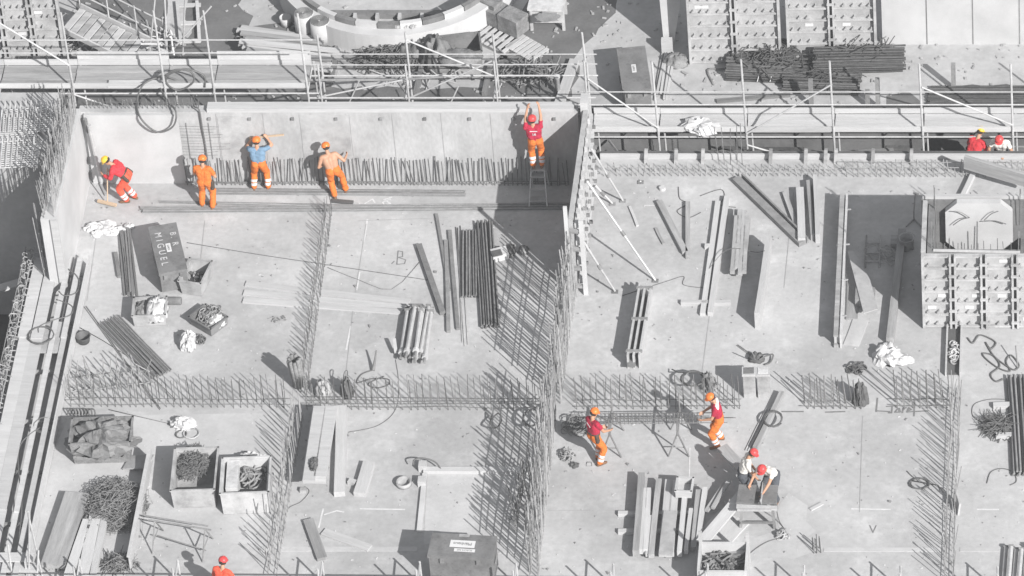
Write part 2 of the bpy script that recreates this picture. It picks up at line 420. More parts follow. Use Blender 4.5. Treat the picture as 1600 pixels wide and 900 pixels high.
MB().hexa([(XL-.42, -.22, .002), (XL, -.22, .002), (XL, YW-.005, .002), (XL-.42, YW-.005, .002)], [(XL-.42, -.22, ZW), (XL, -.22, ZW), (XL, YW-.005, ZW), (XL-.42, YW-.005, ZW)]).build('wall_body', 'white', t)
MB().beam((XL-.06, -.24, .003), (XL-.06, -.24, ZW), .2, .03, (0, -1, 0)).build('stop_end', 'palewood', t)
rebar_row('dense curtain of bars rising from the top of the white side wall', (XL-.2, 4.1, 0), (XL-.2, -.15, 0), 1.15, .075, 2, .26, 'rebarl', .012, ZW, (.2, .55, .9), .04)
rebar_row('dark bars on the outer side of the white side wall', (XL-.55, 3.6, 0), (XL-.55, -.1, 0), 3.0, .07, 1, 0, 'rebarl', .012, -.3, (.4, 1, 1.6, 2.2), .02)
rebar_row('short bars along the top of the wall corner above the white shutter', (-11.6, YW+.15, 0), (-8.5, YW+.15, 0), .35, .12, 1, 0, 'rebar', .011, ZW-.12, (.2,), .1)

# dividing formwork wall with its props
t = thing('formwork_wall', 'tall dividing formwork wall in line with the camera, held by raking props', 'formwork', (XC, 2.2, 0))
MB().hexa([(1.62, -.1, .003), (1.74, -.1, .003), (1.76, YW-.02, .003), (1.64, YW-.02, .003)], [(1.62, -.1, 2.45), (1.74, -.1, 2.45), (1.84, YW+.2, 2.55), (1.72, YW+.2, 2.55)]).build('panel', 'ply', t)
for z in (.3, .95, 1.6, 2.2):
    MB().beam((1.83, -.15, z), (1.9, YW, z), .10, .14).build('waler', 'palewood', t)
for y in np.arange(.1, 4.2, .38):
    MB().beam((1.79, y, .02), (1.84, y, 2.48), .06, .07, (1, 0, 0)).build('rib', 'palewood', t)
for y in np.arange(.25, 4.2, .55):
    for z in (.6, 1.3, 2.0):
        MB().box((1.97, y, z), (.09, .07, .09)).build('clamp', 'steel', t)
MB().box((1.74, YW+.1, .004), (.2, .4, 2.78)).build('end_post', 'palewood', t)
for (a, b, top) in (((973, 313), 2.0, (923, 231)), ((1001, 284), 2.0, (952, 220)), ((1024, 438), 1.98, (917, 283)), ((961, 455), 1.96, (912, 378)), ((957, 318), 1.96, (930, 290))):
    f = P(*a, .03); q = PX(*top, b); pr = MB().tube([f, f.lerp(q, .5), q], [.028, .028, .036], 8).build('prop', 'galv', t)
    MB().box((f.x, f.y, .004), (.16, .14, .02)).build('foot_plate', 'steel', pr)
    k = f.lerp(q, .45); MB().tube([k, k+(q-f).normalized()*.14], .05, 8).build('collar', 'steel', pr)
t = thing('timber_ladder', 'pale timber ladder standing against the near end of the dividing formwork', 'ladder', P(905, 452))
b1, b2 = P(893, 456), P(916, 459)
tp = PY(880, 338, b1.y)
q1, q2 = b1+V((0, .04, 2.9)), b2+V((.0, .04, 2.5))
MB().beam(b1, q1, .10, .06, (0, -1, 0)).build('stile', 'white', t); MB().beam(b2, q2, .12, .06, (0, -1, 0)).build('stile', 'white', t)
for k in (.08, .32, .58, .82):
    MB().beam(b1.lerp(q1, k*.86)-V((0, .02, 0)), b2.lerp(q2, k)-V((0, .02, 0)), .05, .12).build('rung', 'wood', t)

# the bar cages between the bays
cg = 'tall wall cages down the middle of the floor'
rebar_row('tall dense rebar cage running on from the end of the dividing formwork', (1.62, -.25, 0), (1.52, -4.5, 0), 2.15, .125, 2, .16, 'rebarl', .016, 0, (.3, .8, 1.3, 1.8), .03, group=cg)
rebar_row('tall rebar cage nearer the big dark box with the sign', (1.42, -4.95, 0), (1.42, -10.9, 0), 1.9, .14, 2, .2, 'rebarl', .015, 0, (.3, .7, 1.1, 1.5), .03, group=cg)
rebar_row('rusty bars sloping off the middle cage beside the pale kerb', (1.05, -7.2, 0), (.95, -9.2, 0), 1.0, .16, 2, .25, 'rebar', .016, 0, (.3, .6), .12, group=cg)
rebar_row('row of starter bars along the foot of the concrete wall behind the workers', (-9.1, YW-.16, 0), (1.2, YW-.16, 0), .92, .115, 1, 0, 'rebar', .016, 0, (.06, .12), .05)
rebar_row('starter bars crossing the floor between white side wall cage and wrapped bundle', (-11.0, -4.55, 0), (-5.3, -4.55, 0), .92, .19, 2, .22, 'rebar', .0105, 0, (.1,), .035)
rebar_row('starter bars crossing the floor between wrapped bundle and middle cage', (-4.9, -4.6, 0), (1.2, -4.6, 0), .95, .19, 2, .24, 'rebar', .0105, 0, (.1, .2), .035)
rebar_row('starter bars behind the crimson shirted bar fixers', (2.0, -4.55, 0), (6.2, -4.5, 0), .95, .18, 2, .24, 'rebar', .0115, 0, (.1,), .04)
rebar_row('short group of starter bars round the black bag', (7.75, -4.5, 0), (9.3, -4.5, 0), 1.0, .17, 2, .2, 'rebar', .0145, 0, (.1,), .06)
rebar_row('short group of starter bars beside the chalked word', (10.0, -4.45, 0), (11.5, -4.45, 0), 1.1, .2, 2, .22, 'rebar', .0145, 0, (.1,), .05)
rebar_row('low line of starter bars running from the wall to the wrapped bundle', (-5.12, 3.2, 0), (-5.02, -4.2, 0), .55, .16, 2, .16, 'rebar', .0105, 0, (), .06)
rebar_row('starter bars down the joint beside the white bin of offcuts', (-5.05, -5.0, 0), (-5.08, -10.9, 0), 1.0, .19, 2, .22, 'rebarl', .011, 0, (.12,), .06)
rebar_row('starter bars down the joint below the slot in the floor', (11.62, -3.9, 0), (11.6, -10.9, 0), .9, .17, 2, .2, 'rebarl', .011, 0, (.12,), .07)
rebar_row('very short bars along the slab edge beside the trench', (2.0, 4.62, 0), (8.4, 4.62, 0), .26, .15, 2, .2, 'rebarl', .012, 0, (.1,), .12)
rebar_row('taller bars along the slab edge towards the shaft form', (8.5, 4.62, 0), (15, 4.62, 0), .36, .15, 2, .25, 'rebarl', .012, 0, (.12, .3), .12)
rebar_row('few long bars standing in the trench edge behind the raking props', (5.0, 5.0, 0), (5.9, 5.0, 0), 1.4, .16, 1, 0, 'rebar', .011, -.02, (), .04)
rebar_row('low scatter of bars at the corner near the edge walkway', (-11.0, -3.9, 0), (-9.0, -3.6, 0), .7, .15, 2, .5, 'rebarl', .015, 0, (.1,), .2)
rebar_row('vertical bars standing behind the shaft form', (11.0, 2.1, 0), (15.0, 2.1, 0), 1.3, .3, 2, .4, 'rebar', .016, 0, (.2,), .05)

# horizontal mesh tied against the wall by the standing worker
t = thing('rebar_mesh', 'thin bar mesh lying against the wall above the orange overalled worker', 'rebar mesh', (-8.4, YW-.08, .7))
for z in np.arange(.95, 2.05, .1):
    MB().tube([(-9.1, YW-.05, z+U(-.02, .02)), (-8.4, YW-.06, z), (-7.75-U(0, .5), YW-.05, z+U(-.03, .03))], .006, 4).build('bar', 'rebar', t)
for x in (-8.9, -8.3):
    MB().tube([(x, YW-.035, .8), (x, YW-.035, 2.05)], .008, 4).build('bar', 'rebar', t)

# ------------------------------------------------------------------ edge walkway at the far side of the floor
t = thing('edge_walkway', 'boarded walkway along the slab edge with dark hoses lying on it', 'walkway', (-11.8, -4, 0))
for (y0, y1, z) in ((.75, -2.45, .34), (-2.3, -8.9, .30), (-8.8, -11.5, .26)):
    for x, w_ in ((-12.49, .31), (-12.16, .31), (-11.75, .13), (-11.455, .14)):
        MB().box((x+U(-.015, .015), (y0+y1)/2, z+U(-.008, .008)), (w_, y0-y1+U(-.1, .1), .06), U(-.004, .004)).build('board', 'palewood', t)
MB().beam((-11.21, .72, .03), (-11.23, -10.9, .03), .035, .46).build('toe_board', 'palewood', t)
for y in np.arange(.3, -11, -1.9):
    MB().beam((-12.62, y, .1), (-11.26, y, .1), .08, .09).build('bearer', 'wood', t)
MB().box((-11.95, -2.35, .302), (.9, 1.2, .03)).build('cross_board', 'ply', t)
t = thing('edge_cage', 'row of hooked bars along the outer slab edge beside the walkway', 'rebar cage', (-12.6, -4, 0))
for y in np.arange(.9, -10.9, -.118):
    for x in (-12.92, -12.78):
        if U(0, 1) < .1: continue
        h = .5+U(-.12, .1); a_ = U(.10, .2); lx = U(-.05, .05)
        MB().tube([(x, y, -.02), (x+lx, y+U(-.03, .03), h), (x+lx+.04, y, h+.04), (x+lx+a_, y+U(-.04, .04), h+U(-.02, .05))], .015, 5).build('hook', 'rebarl', t)
for x, z in ((-12.94, .2), (-12.92, .52), (-12.7, .5)):
    MB().tube([(x, 1, z), (x, -5, z), (x, -10.9, z)], .014, 5).build('tie_bar', 'rebarl', t)
bundle('pair of dark rods leaning at the outer edge of the walkway', P(72, 410), P(62, 345, .9), .12, 3, .025, 'steel', name='rod_bundle')
bundle('dark rods leaning outwards past the hooked bars at the pit', P(38, 520), P(22, 470, .5), .10, 3, .02, 'steel', name='rod_bundle')

# ------------------------------------------------------------------ scaffolds
def tubes(parent, pts, name='ledger', r=.024, m='galv', n=7):
    return MB().tube(pts, r, n).build(name, m, parent)
def scaffold(label, xs, y0, y1, zd, zb, zt, deck=True, front_toe=True, back_toe=True, rails=(1.03, 1.47), braces=(), boards='palewood', bays=None, double=True, front_post=None, deckm='palewood', tallf=True):
    t = thing('scaffold', label, 'scaffold', ((xs[0]+xs[-1])/2, (y0+y1)/2, zb))
    for x in xs:
        j = U(-.03, .03)
        tl, sh_ = (y0-.04, y1+.04) if tallf else (y1+.04, y0-.04)
        tubes(t, [(x+.02, tl, zb), (x+j*.3, tl, zd), (x+j-.03, tl, zt+U(-.1, .1))], 'standard', .03)
        if double:
            tubes(t, [(x+.10, sh_, zb), (x+.06, sh_, (front_post if front_post is not None else zt-.1)+U(-.1, .1))], 'standard', .027)
        tubes(t, [(x, y0-.1, zd-.06), (x, y1+.1, zd-.06)], 'transom')
    X0, X1 = xs[0]-.3, xs[-1]+.3
    for yy in (y0-.04, y1+.04): tubes(t, [(X0, yy, zd-.12), (X1, yy, zd-.12)])
    ry = y0-.08 if tallf else y1+.05
    for h in rails: tubes(t, [(X0, ry, zd+h), ((X0+X1)/2, ry, zd+h-.01), (X1, ry, zd+h+U(-.02, .02))], 'guard_rail', .018)
    if deck:
        for i in range(len(xs)-1):
            if bays and i not in bays: continue
            a, b = xs[i]+.02, xs[i+1]-.02; n = 3
            for k in range(n):
                yy = y0+(y1-y0)*(k+.5)/n
                MB().box(((a+b)/2, yy, zd+U(-.008, .008)), (b-a+U(-.02, .04), (y1-y0)/n-.025, .05)).build('deck_board', deckm, t)
            if back_toe: MB().box(((a+b)/2, y1+.02, zd+.055), (b-a+.03, .035, .17+U(-.02, .02))).build('toe_board', 'palewood', t)
            if front_toe: MB().box(((a+b)/2, y0-.01, zd+.055), (b-a+.03, .035, .15)).build('toe_board', boards, t)
    for (i, z0_, z1_, yy, dr) in braces:
        a, b = (xs[i], xs[i+1]) if dr > 0 else (xs[i+1], xs[i])
        tubes(t, [(a, yy, z0_), (b, yy, z1_)], 'brace', .024)
    return t
# beside the trench, right of the dividing wall
zd = .28; ya = PY(1300, 215, 0).y
ya = P(1300, 207, zd).y; yb = P(1300, 180, zd).y
xs = [P(x, 190, zd).x for x in (927, 1031, 1168, 1304, 1443, 1583, 1720)]
scaffold('long boarded scaffold bridging the trench beyond the slab edge', xs, ya, yb, zd, -1.4, 2.75, braces=((0, 2.2, .5, ya-.08, 1), (4, 1.9, .6, ya-.08, 1), (2, .3, 2.0, ya-.08, 1), (2, -.1, -1.0, ya-.06, 1)), double=True, front_post=.32, deckm='palewood')
# behind the back wall, far end of the bay
ya = 5.45; zd = PY(300, 139, ya).z; yb = P(300, 104, zd).y
xs = [P(x, 120, zd).x for x in (-140, 4, 119, 262, 338, 484)]
t = scaffold('boarded scaffold behind the white shutter with cables looped over its post', xs, ya, yb, zd, -3.1, zd+2.6, rails=(1.31, 1.75), braces=((0, zd+2.3, zd+.6, ya-.1, 1), (1, zd+2.6, zd+.9, ya-.1, 1), (2, zd-.1, zd-1.2, ya-.1, 1)), front_post=zd+.15, deckm='wood')
for i, h, yy, x in ((2, .42, yb+.03, None), (4, .42, yb+.03, None)):
    a, b = xs[i], xs[i+1] if i < 4 else xs[5]
    MB().box(((a+b)/2, yy+.03, zd+.05), (b-a, .04, h)).build('toe_board', 'white', t)
MB().box(((xs[3]+xs[2])/2+.5, ya+.1, zd+.06), (1.6, .28, .05)).build('deck_board', 'palewood', t)
# open frames with no deck, behind the long wall
solo('shade_strip', MB().beam((2.0, 7.28, .02), (16, 7.28, .02), .09, .12), 'black', 'long dark strip standing for the shadow gap behind the trench scaffold', 'rail')  # black strip added in place of the shade line behind the deck
xs2 = [P(x, 120, zd).x for x in (500, 636, 774, 914)]
ZD2 = zd-.2
t = scaffold('undecked scaffold frames of bare tubes behind the long concrete wall', xs2, 5.5, 6.35, ZD2, -3.1, zd+1.2, deck=False, rails=(.25, .62), braces=((1, zd+.9, zd-.4, 6.4, 1), (1, zd-.4, zd+.9, 5.5, 1), (0, zd-.4, zd+.2, 5.6, 1)), front_post=zd+.9, tallf=False)
for x, z in ((xs2[0]+.6, 1.9), (xs2[1]+.9, 1.7), (xs2[2]-.3, 1.8)):
    tubes(t, [(x, 5.5, z-.6), (x+.5, 5.6, z+.5)], 'brace', .02)
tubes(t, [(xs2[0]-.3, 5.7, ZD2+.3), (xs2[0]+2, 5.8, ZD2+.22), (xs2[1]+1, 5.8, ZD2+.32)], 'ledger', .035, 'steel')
# in front, below the picture: only the guard frames reach above the floor
xs = [P(x, 909, 0).x for x in (-180, -24, 132, 285, 510, 662, 812, 963, 1110, 1260, 1410, 1561, 1712)]
t = thing('edge_scaffold', 'guard frames standing along the near edge of the floor', 'scaffold', (0, -11.6, -3.1))
for x in xs:
    tubes(t, [(x, -11.15, -3.1), (x-.02, -11.15, .85)], 'standard', .027); tubes(t, [(x, -11.95, -3.1), (x, -11.95, 1.35)], 'standard', .027)
    for z in (.35, .8): tubes(t, [(x, -11.95, z), (x-.02, -11.15, z)], 'transom')
    tubes(t, [(x, -11.95, .8), (x, -11.15, .1)], 'brace', .02)
for z in (.5, 1.05): tubes(t, [(xs[0]-1, -12.0, z), (0, -12.0, z+.01), (xs[-1]+1, -12.0, z)], 'guard_rail')
for a, b in zip(xs[:-1], xs[1:]):
    for k in range(3): MB().box(((a+b)/2, -11.28-.27*k, -.42), (b-a-.03, .25, .05)).build('deck_board', 'palewood', t)
# near the walkway corner: braces rising out of the frame
t = thing('corner_scaffold', 'light tube frames rising at the end of the edge walkway', 'scaffold', P(50, 890))
for a, b in (((45, 900), (46, 800)), ((66, 900), (43, 798)), ((58, 905), (60, 860)), ((20, 905), (12, 850))):
    tubes(t, [P(*a), PY(*b, P(*a).y+.1)], 'standard', .025)
MB().beam(P(-10, 872, .3), P(52, 872, .3), .3, .05).build('deck_board', 'palewood', t)
MB().beam(P(-10, 888, .2), P(60, 890, .2), .3, .05).build('deck_board', 'palewood', t)

# ------------------------------------------------------------------ framed formwork
def form_panel(label, a, b, h, z0=.02, rows=6, cols=2, lean=.0, m='frame', name='formwork_panel', pegs=5, group=None, rungs=True):
    """steel-framed panel stood on edge from a to b, its ribbed back towards -y"""
    a, b = V((a[0], a[1], z0)), V((b[0], b[1], z0)); d = (b-a); L = d.length; d.normalize(); nn = V((d.y, -d.x, 0)); up = (V((0, 0, 1))-nn*lean).normalized()
    t = thing(name, label, 'formwork', (a+b)/2, group)
    def bar(u0, v0, u1, v1, w, dep, nm, mm, off=0.):
        p = a+d*u0+up*v0+nn*off; q = a+d*u1+up*v1+nn*off
        MB().beam(p, q, w, dep, nn).build(nm, mm, t)
    bar(0, h/2, L, h/2, h, .03, 'face', 'ply')
    fw = .07
    for i in range(cols+1):
        u = L*i/cols; u = min(max(u, fw/2), L-fw/2)
        if 0 < i < cols:
            for e in (-.062, .062): bar(u+e, 0, u+e, h, .05, .14, 'upright', m, .028)
            bar(u, .01, u, h-.01, .06, .02, 'gap_shade', 'black', .031)  # black strip paints the shade of the recess between the two uprights
        else: bar(u, 0, u, h, fw, .13, 'upright', m, .028)
    for c in range(cols):
        u0, u1 = L*c/cols+fw*.6, L*(c+1)/cols-fw*.6
        for r in range(rows+1):
            v = fw/2+(h-fw)*r/rows
            bar(u0, v, u1, v, .05, .09, 'rail', m, .028)
        mb = MB()
        for r in range(rows):
            for k in range(pegs):
                if U(0, 1) < .15: continue
                u = u0+(u1-u0)*(k+.5)/pegs+U(-.03, .03); v = fw/2+(h-fw)*(r+.25)/rows
                p = a+d*u+up*v+nn*.028
                mb.beam(p, p+up*.035, .03, .14, nn)
        if mb.v: tag(mb.build('rib', m, t), kind='stuff')
        for k in range(2):
            r = random.randrange(rows); v = fw/2+(h-fw)*(r+.5)/rows; u = u0+U(.2, .8)*(u1-u0)
            p = a+d*(u-.11)+up*v+nn*.03; MB().beam(p, p+d*.22, .09, .012, nn).build('sticker', 'label', t)
    for c in range(1, cols):
        for r in range(rows):
            v = fw/2+(h-fw)*(r+.5)/rows; u = L*c/cols
            p = a+d*u+up*v+nn*.158; MB().beam(p-d*.10+nn*.01, p+d*.10+nn*.01, .06, .05, nn).build('clamp', 'frame', t)
    return t
def pxp(x, y, z=0): return P(x, y, z)
yf = P(1500, 508).y
# shaft form at the right edge
x0 = 10.72
form_panel('wide ribbed formwork panel on the near side of the shaft form', (x0, yf), (x0+3.95, yf), 2.42, rows=6, cols=5, pegs=3, name='shaft_formwork')
t = thing('shaft_form', 'open topped square shaft form with a white inner face and corner bars', 'formwork', (12.6, yf+1.3, 0))
D = 2.05
MB().box((x0+.05, yf+.05+D/2, .004), (.12, D-.05, 2.44)).build('side_panel', 'frame', t)
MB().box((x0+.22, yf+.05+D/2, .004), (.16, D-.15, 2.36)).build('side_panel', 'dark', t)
MB().box((x0+2.75, yf+.05+D/2, .004), (.16, D-.05, 1.25)).build('side_panel', 'frame', t)
MB().box((x0+2.75, yf+D, .004), (.16, .1, 2.45)).build('corner_post', 'frame', t)
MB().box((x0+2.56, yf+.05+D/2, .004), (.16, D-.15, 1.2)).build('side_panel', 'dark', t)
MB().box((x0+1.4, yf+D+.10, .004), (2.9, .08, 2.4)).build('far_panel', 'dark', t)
# white octagonal inner face
c = PY(1530, 350, yf+D-.02); hw, hh, k = .86, .80, .30
oc = [(-hw+k, -hh), (hw-k, -hh), (hw, -hh+k), (hw, hh-k), (hw-k, hh), (-hw+k, hh), (-hw, hh-k), (-hw, -hh+k)]
mb = MB(); yy = yf+D-.02
mb.add([(c.x+u, yy-.12, c.z+v) for u, v in oc]+[(c.x+u, yy+.05, c.z+v) for u, v in oc], [tuple(range(8))]+[(i, i+8, (i+1) % 8+8, (i+1) % 8) for i in range(8)])
mb.build('inner_face', 'white', t)
MB().tube([(x0+.3, yf+.2, 2.36), (x0+2.5, yf+.2, 2.30)], .045, 8).build('walkway_tube', 'galv', t)
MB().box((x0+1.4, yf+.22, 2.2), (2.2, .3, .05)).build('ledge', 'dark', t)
MB().beam((x0-.02, yf+D+.16, 2.40), (x0+2.9, yf+D+.16, 2.40), .1, .1).build('top_rail', 'palewood', t)
for x in np.arange(x0+.4, x0+2.5, .17):
    bar_obj((x, yf+.32, 1.9), .65+U(-.1, .1), .01, 'rebar', t, (U(-.06, .06), U(-.06, .06)))
for x in (x0+.24, x0+.33, x0+2.45, x0+2.58, x0+2.66):
    for yy in (yf+.3, yf+D-.2): bar_obj((x, yy, 1.8), 1.3+U(-.2, .2), .012, 'rebar', t, (U(-.04, .04), U(-.04, .04)))
for a in (((1490, 330), (1515, 340)), ((1515, 340), (1489, 352)), ((1560, 330), (1538, 344)), ((1538, 346), (1572, 350))):
    p, q = PY(*a[0], yf+D-.3), PY(*a[1], yf+D-.25); MB().tube(spline([p, p.lerp(q, .5)+V((0, 0, .06)), q]), .012, 5).build('loop_bar', 'rebar', t)

# low upstand form beside the shaded strip
t = thing('upstand_form', 'low timber upstand form with a ribbed outer face beside the shaded strip', 'formwork', P(1310, 430))
a, b = P(1324, 322), P(1314, 544)
MB().beam(a, b, .05, .44).build('face_board', 'palewood', t)
MB().beam(a+V((-.12, 0, .38)), b+V((-.12, 0, .38)), .12, .07).build('rail', 'wood', t)
MB().beam(a+V((-.12, 0, .02)), b+V((-.12, 0, .02)), .12, .07).build('rail', 'wood', t)
for i in range(24):
    k = (i+.5)/24; p = a.lerp(b, k)+V((-.10, 0, .09)); MB().box(p, (.14, .035, .29)).build('stud', 'palewood', t)
for i in range(4):
    k = (i+.4)/4; p = a.lerp(b, k)+V((-.22, 0, .32)); MB().beam(p, p+V((.35, -.1, .12)), .03, .03).build('strap', 'galv', t)

# ribbed formwork walls standing at the back
A = P(1078, 96); B = P(1222, 94)
cgp = 'large ribbed formwork walls standing at the back'
t = form_panel('large ribbed formwork wall beside the pale tapered end board', (A.x, A.y), (B.x, B.y), 2.95, rows=7, cols=2, group=cgp, pegs=5, name='formwork_wall')
A2 = P(1231, 86); B2 = P(1371, 84)
t = form_panel('large ribbed formwork wall beside the smooth white wall', (A2.x, A2.y), (B2.x, B2.y), 2.9, rows=7, cols=2, group=cgp, pegs=5, name='formwork_wall')
t = thing('side_form', 'pale tapered end board of the formwork with deep shade behind it', 'formwork', P(1048, 80))
p, q = P(1038, 76), P(1052, 76)
MB().hexa([p, q, q+V((0, 1.2, 0)), p+V((0, 1.2, 0))], [p+V((-.08, 0, 3)), q+V((.5, 0, 3)), q+V((.5, 1.2, 3)), p+V((-.08, 1.2, 3))]).build('board', 'white', t)
MB().box(P(1043, 83), (.3, .15, .5)).build('foot_block', 'palewood', t)
A = P(1379, 70)
t = thing('smooth_wall', 'smooth white wall with wide vertical joints at the back', 'wall', (A.x+4, A.y, 0))
MB().box((A.x+4, A.y+.15, .002), (8, .3, 3.4)).build('wall_body', 'sheet', t)
for x in (1448, 1520, 1593):
    q = PY(x, 40, A.y); MB().box((q.x, A.y-.002, .02), (.03, .012, 3.3)).build('joint', 'steel', t)

# round kerb wall
cc = P(606, 41, .7); R0 = 3.02; cc = V((cc.x, cc.y+R0, 0))
t = thing('round_wall', 'curved pale kerb wall round the circular pit with blocks along its rim', 'wall', cc)
def arc_block(r0, r1, z0, z1, a0, a1, n=24):
    mb = MB()
    for i in range(n):
        p, q = a0+(a1-a0)*i/n, a0+(a1-a0)*(i+1)/n
        c0, s0, c1, s1 = math.cos(p), math.sin(p), math.cos(q), math.sin(q)
        f = lambda r, c, s, z: (cc.x+r*c, cc.y+r*s, z)
        mb.hexa([f(r0, c0, s0, z0), f(r1, c0, s0, z0), f(r1, c1, s1, z0), f(r0, c1, s1, z0)], [f(r0, c0, s0, z1), f(r1, c0, s0, z1), f(r1, c1, s1, z1), f(r0, c1, s1, z1)])
    return mb
arc_block(R0+.1, R0+.42, .002, .7, rad(180), rad(360), 48).build('wall_body', 'white', t)
for i in range(14):
    a0 = rad(196+i*11.5)
    arc_block(R0-.02, R0+.12, .3, .86, a0, a0+rad(11), 5).build('rim_block', 'white' if i % 2 else 'dark', t)
struct('pit_floor', MB().prism([(cc.x+2.9*math.cos(rad(a)), cc.y+2.9*math.sin(rad(a))) for a in range(0, 360, 10)], .003, .012), 'pale')
MB().beam((cc.x-2.6, cc.y-1.75, .02), (cc.x+2.3, cc.y-1.75, .02), .2, .16).build('floor_beam', 'dark', t)
for i in range(8): MB().box((cc.x-2.3+i*.62, cc.y-1.95, .02), (.09, .2, .22)).build('spacer', 'galv', t)
t = thing('debris_pile', 'small pile of broken bits resting on the curved kerb', 'debris', P(628, 38, .86))
for i in range(22):
    p = P(610+U(-8, 40), 40+U(-4, 4), .72); MB().box(p, (U(.04, .14), U(.04, .1), U(.03, .1)), U(0, 3)).build('chunk', random.choice(('gbin', 'pale', 'steel')), t)

# ------------------------------------------------------------------ the shaded left corner, beyond the white side wall
for i, (x, y) in enumerate(((20, 205), (58, 192), (22, 250))):
    t = thing('reinforcing_mat', ['pale bar mat on the lower slab nearest the scaffold corner', 'pale bar mat overlapping the curtain of bars', 'pale bar mat half in shade on the lower slab'][i], 'rebar mat', P(x, y, 2.25))
    p = P(x, y, 2.27)
    for k in range(12): MB().tube([p+V((-.9, (k-6)*.09, .02+.05*i)), p+V((.7, (k-6)*.09+.1, .08+.05*i))], .022, 5).build('bar', 'galv', t)
    for k in range(12):
        q = p+V(((k-6)*.14, -.5, .06+.05*i)); MB().tube([q, q+V((-.05, .5, .02)), q+V((-.08, .95, .03)), q+V((-.05, 1.0, .25))], .022, 5).build('bar', 'galv', t)
for i, (x0_, y0_, x1_, y1_) in enumerate(((-10, 372, 22, 405), (25, 400, 50, 425), (-10, 455, 40, 440))):
    plank(P(x0_, y0_, -1.6), P(x1_, y1_, -1.6), .28, .06, 'palewood', ['pale board lying in the dark pit', 'short pale board near the walkway end in the dark pit', 'long thin board deep in the dark pit'][i])
struct('pit_ledge', MB().prism([(-19, -5.2), (-13.02, -5.2), (-13.02, -3.05), (-19, -3.05)], -3.19, -.25), 'wall')
rebar_row('short bars on the ledge outside the walkway', (-14.5, -3.1, 0), (-13.1, -3.1, 0), .5, .2, 1, 0, 'rebarl', .014, -.26, (), .05)

# ------------------------------------------------------------------ back yard, left of the picture
for i, (x, y, w_, h_) in enumerate(((36, 92, 64, 2.2),)):
    A, B = P(-30, 96), P(105, 92)
    form_panel('ribbed formwork wall behind the scaffold at the corner of the yard', (A.x, A.y), (B.x, B.y), 2.6, rows=7, cols=3, pegs=4, name='formwork_wall')
t = thing('access_stair', 'slatted access stair rising diagonally behind the white shutter', 'stair', P(160, 92))
a, b = P(245, 96, .2), P(110, 30, .9)
n = 13; d = (b-a); side = V((d.y, -d.x, 0)).normalized()
for s_ in (-.55, .55): MB().beam(a+side*s_, b+side*s_, .05, .16).build('stringer', 'galv', t)
for i in range(n):
    p = a.lerp(b, (i+.5)/n); MB().beam(p-side*.5, p+side*.5, .19, .04).build('tread', 'wood' if i % 3 else 'palewood', t)
for h in (.5, 1.0): MB().tube([a+side*.55+V((0, 0, h)), b+side*.55+V((0, 0, h))], .022, 6).build('handrail', 'galv', t)
for k in (0, .33, .66, 1):
    p = a.lerp(b, k)+side*.55; MB().tube([p, p+V((0, 0, 1.05))], .022, 6).build('post', 'galv', t)
for i, (q, lab) in enumerate((([(180, 40), (195, 22), (240, 48), (228, 66)], 'dark sheet lying beside the slatted stair'), ([(142, 90), (170, 62), (222, 82), (200, 100)], 'dark sheet lying in front of the slatted stair'))):
    pts = [P(*k) for k in q]; solo('dark_sheet', MB().hexa([p+V((0, 0, .01)) for p in pts[::-1]], [p+V((0, 0, .09)) for p in pts[::-1]]), 'dark', lab, 'sheet')
t = thing('ladder_frame', 'pale ladder frame lying flat on the dark ground of the yard', 'ladder', P(300, 40))
for a, b in (((283, 70), (277, 5)), ((312, 66), (308, 4))): MB().beam(P(*a, .05), P(*b, .05), .09, .08).build('stile', 'palewood', t)
for y in (10, 38, 66): MB().beam(P(278+y*.08, y, .06), P(314, y-1, .06), .12, .06).build('rung', 'palewood', t)
t = thing('scaffold_tower', 'tangled light tube tower standing beyond the boarded scaffold', 'scaffold', P(262, 100))
for a, b in (((232, 100), (245, -30)), ((262, 100), (256, -30)), ((285, 100), (290, -20)), ((250, 100), (330, 10)), ((225, 40), (300, 100)), ((200, 10), (290, 55)), ((160, 5), (270, 90))):
    p = P(*a); tubes(t, [p, PY(*b, p.y+U(0, .8))], 'tube')
for k in range(18):
    p = P(262+U(-12, 18), 70+U(-20, 25), U(.1, .9)); tubes(t, [p, p+V((U(-.5, .5), U(-.3, .3), U(-.2, .4)))], 'fitting', .03)
gt = 'sawn boards stacked beyond the boarded scaffold'
for i in range(13):
    y = 44+i*4.3; x0_ = 377+U(-9, 8)+i*.9; x1_ = 524+U(-24, 16); zz = .02+.09*(i % 3)+(.28 if 3 < i < 10 else 0)
    plank(P(x0_, y, zz), P(x1_, y+19+U(-4, 4), zz), .165, .06, 'palewood' if i % 2 else 'wood', 'pale sawn board in the long stack beyond the boarded scaffold', 'sawn_board', 'board', gt)
for x, y in ((404, 82), (523, 70)): plank(P(x, y-12, 0), P(x+4, y+14, 0), .1, .1, 'darkwood', 'dark bearer sticking out %s of the board stack' % ('at the scaffold end' if x < 450 else 'at the kerb end'), 'bearer', 'timber')
gr = 'rolled mats by the round kerb'
for i, (x, y) in enumerate(((478, 52), (503, 64))):
    mb = MB(); c = P(x, y); pts = [c+V(((.03+.021*k/8)*math.cos(k*.5) * 1.0, (.03+.021*k/8)*math.sin(k*.5), .72)) for k in range(90)]
    t = thing('rolled_mat', ['pale rolled mat on end beside the dark gap', 'pale rolled mat on end touching the round kerb'][i], 'rolled mat', c, gr)
    mb.lathe([(.02, .01), (.27, .01), (.285, .35), (.27, .71), (.02, .70)], c, 20).build('roll', 'white', t, True)
    MB().tube(pts, .010, 5).build('spiral_edge', 'steel', t)
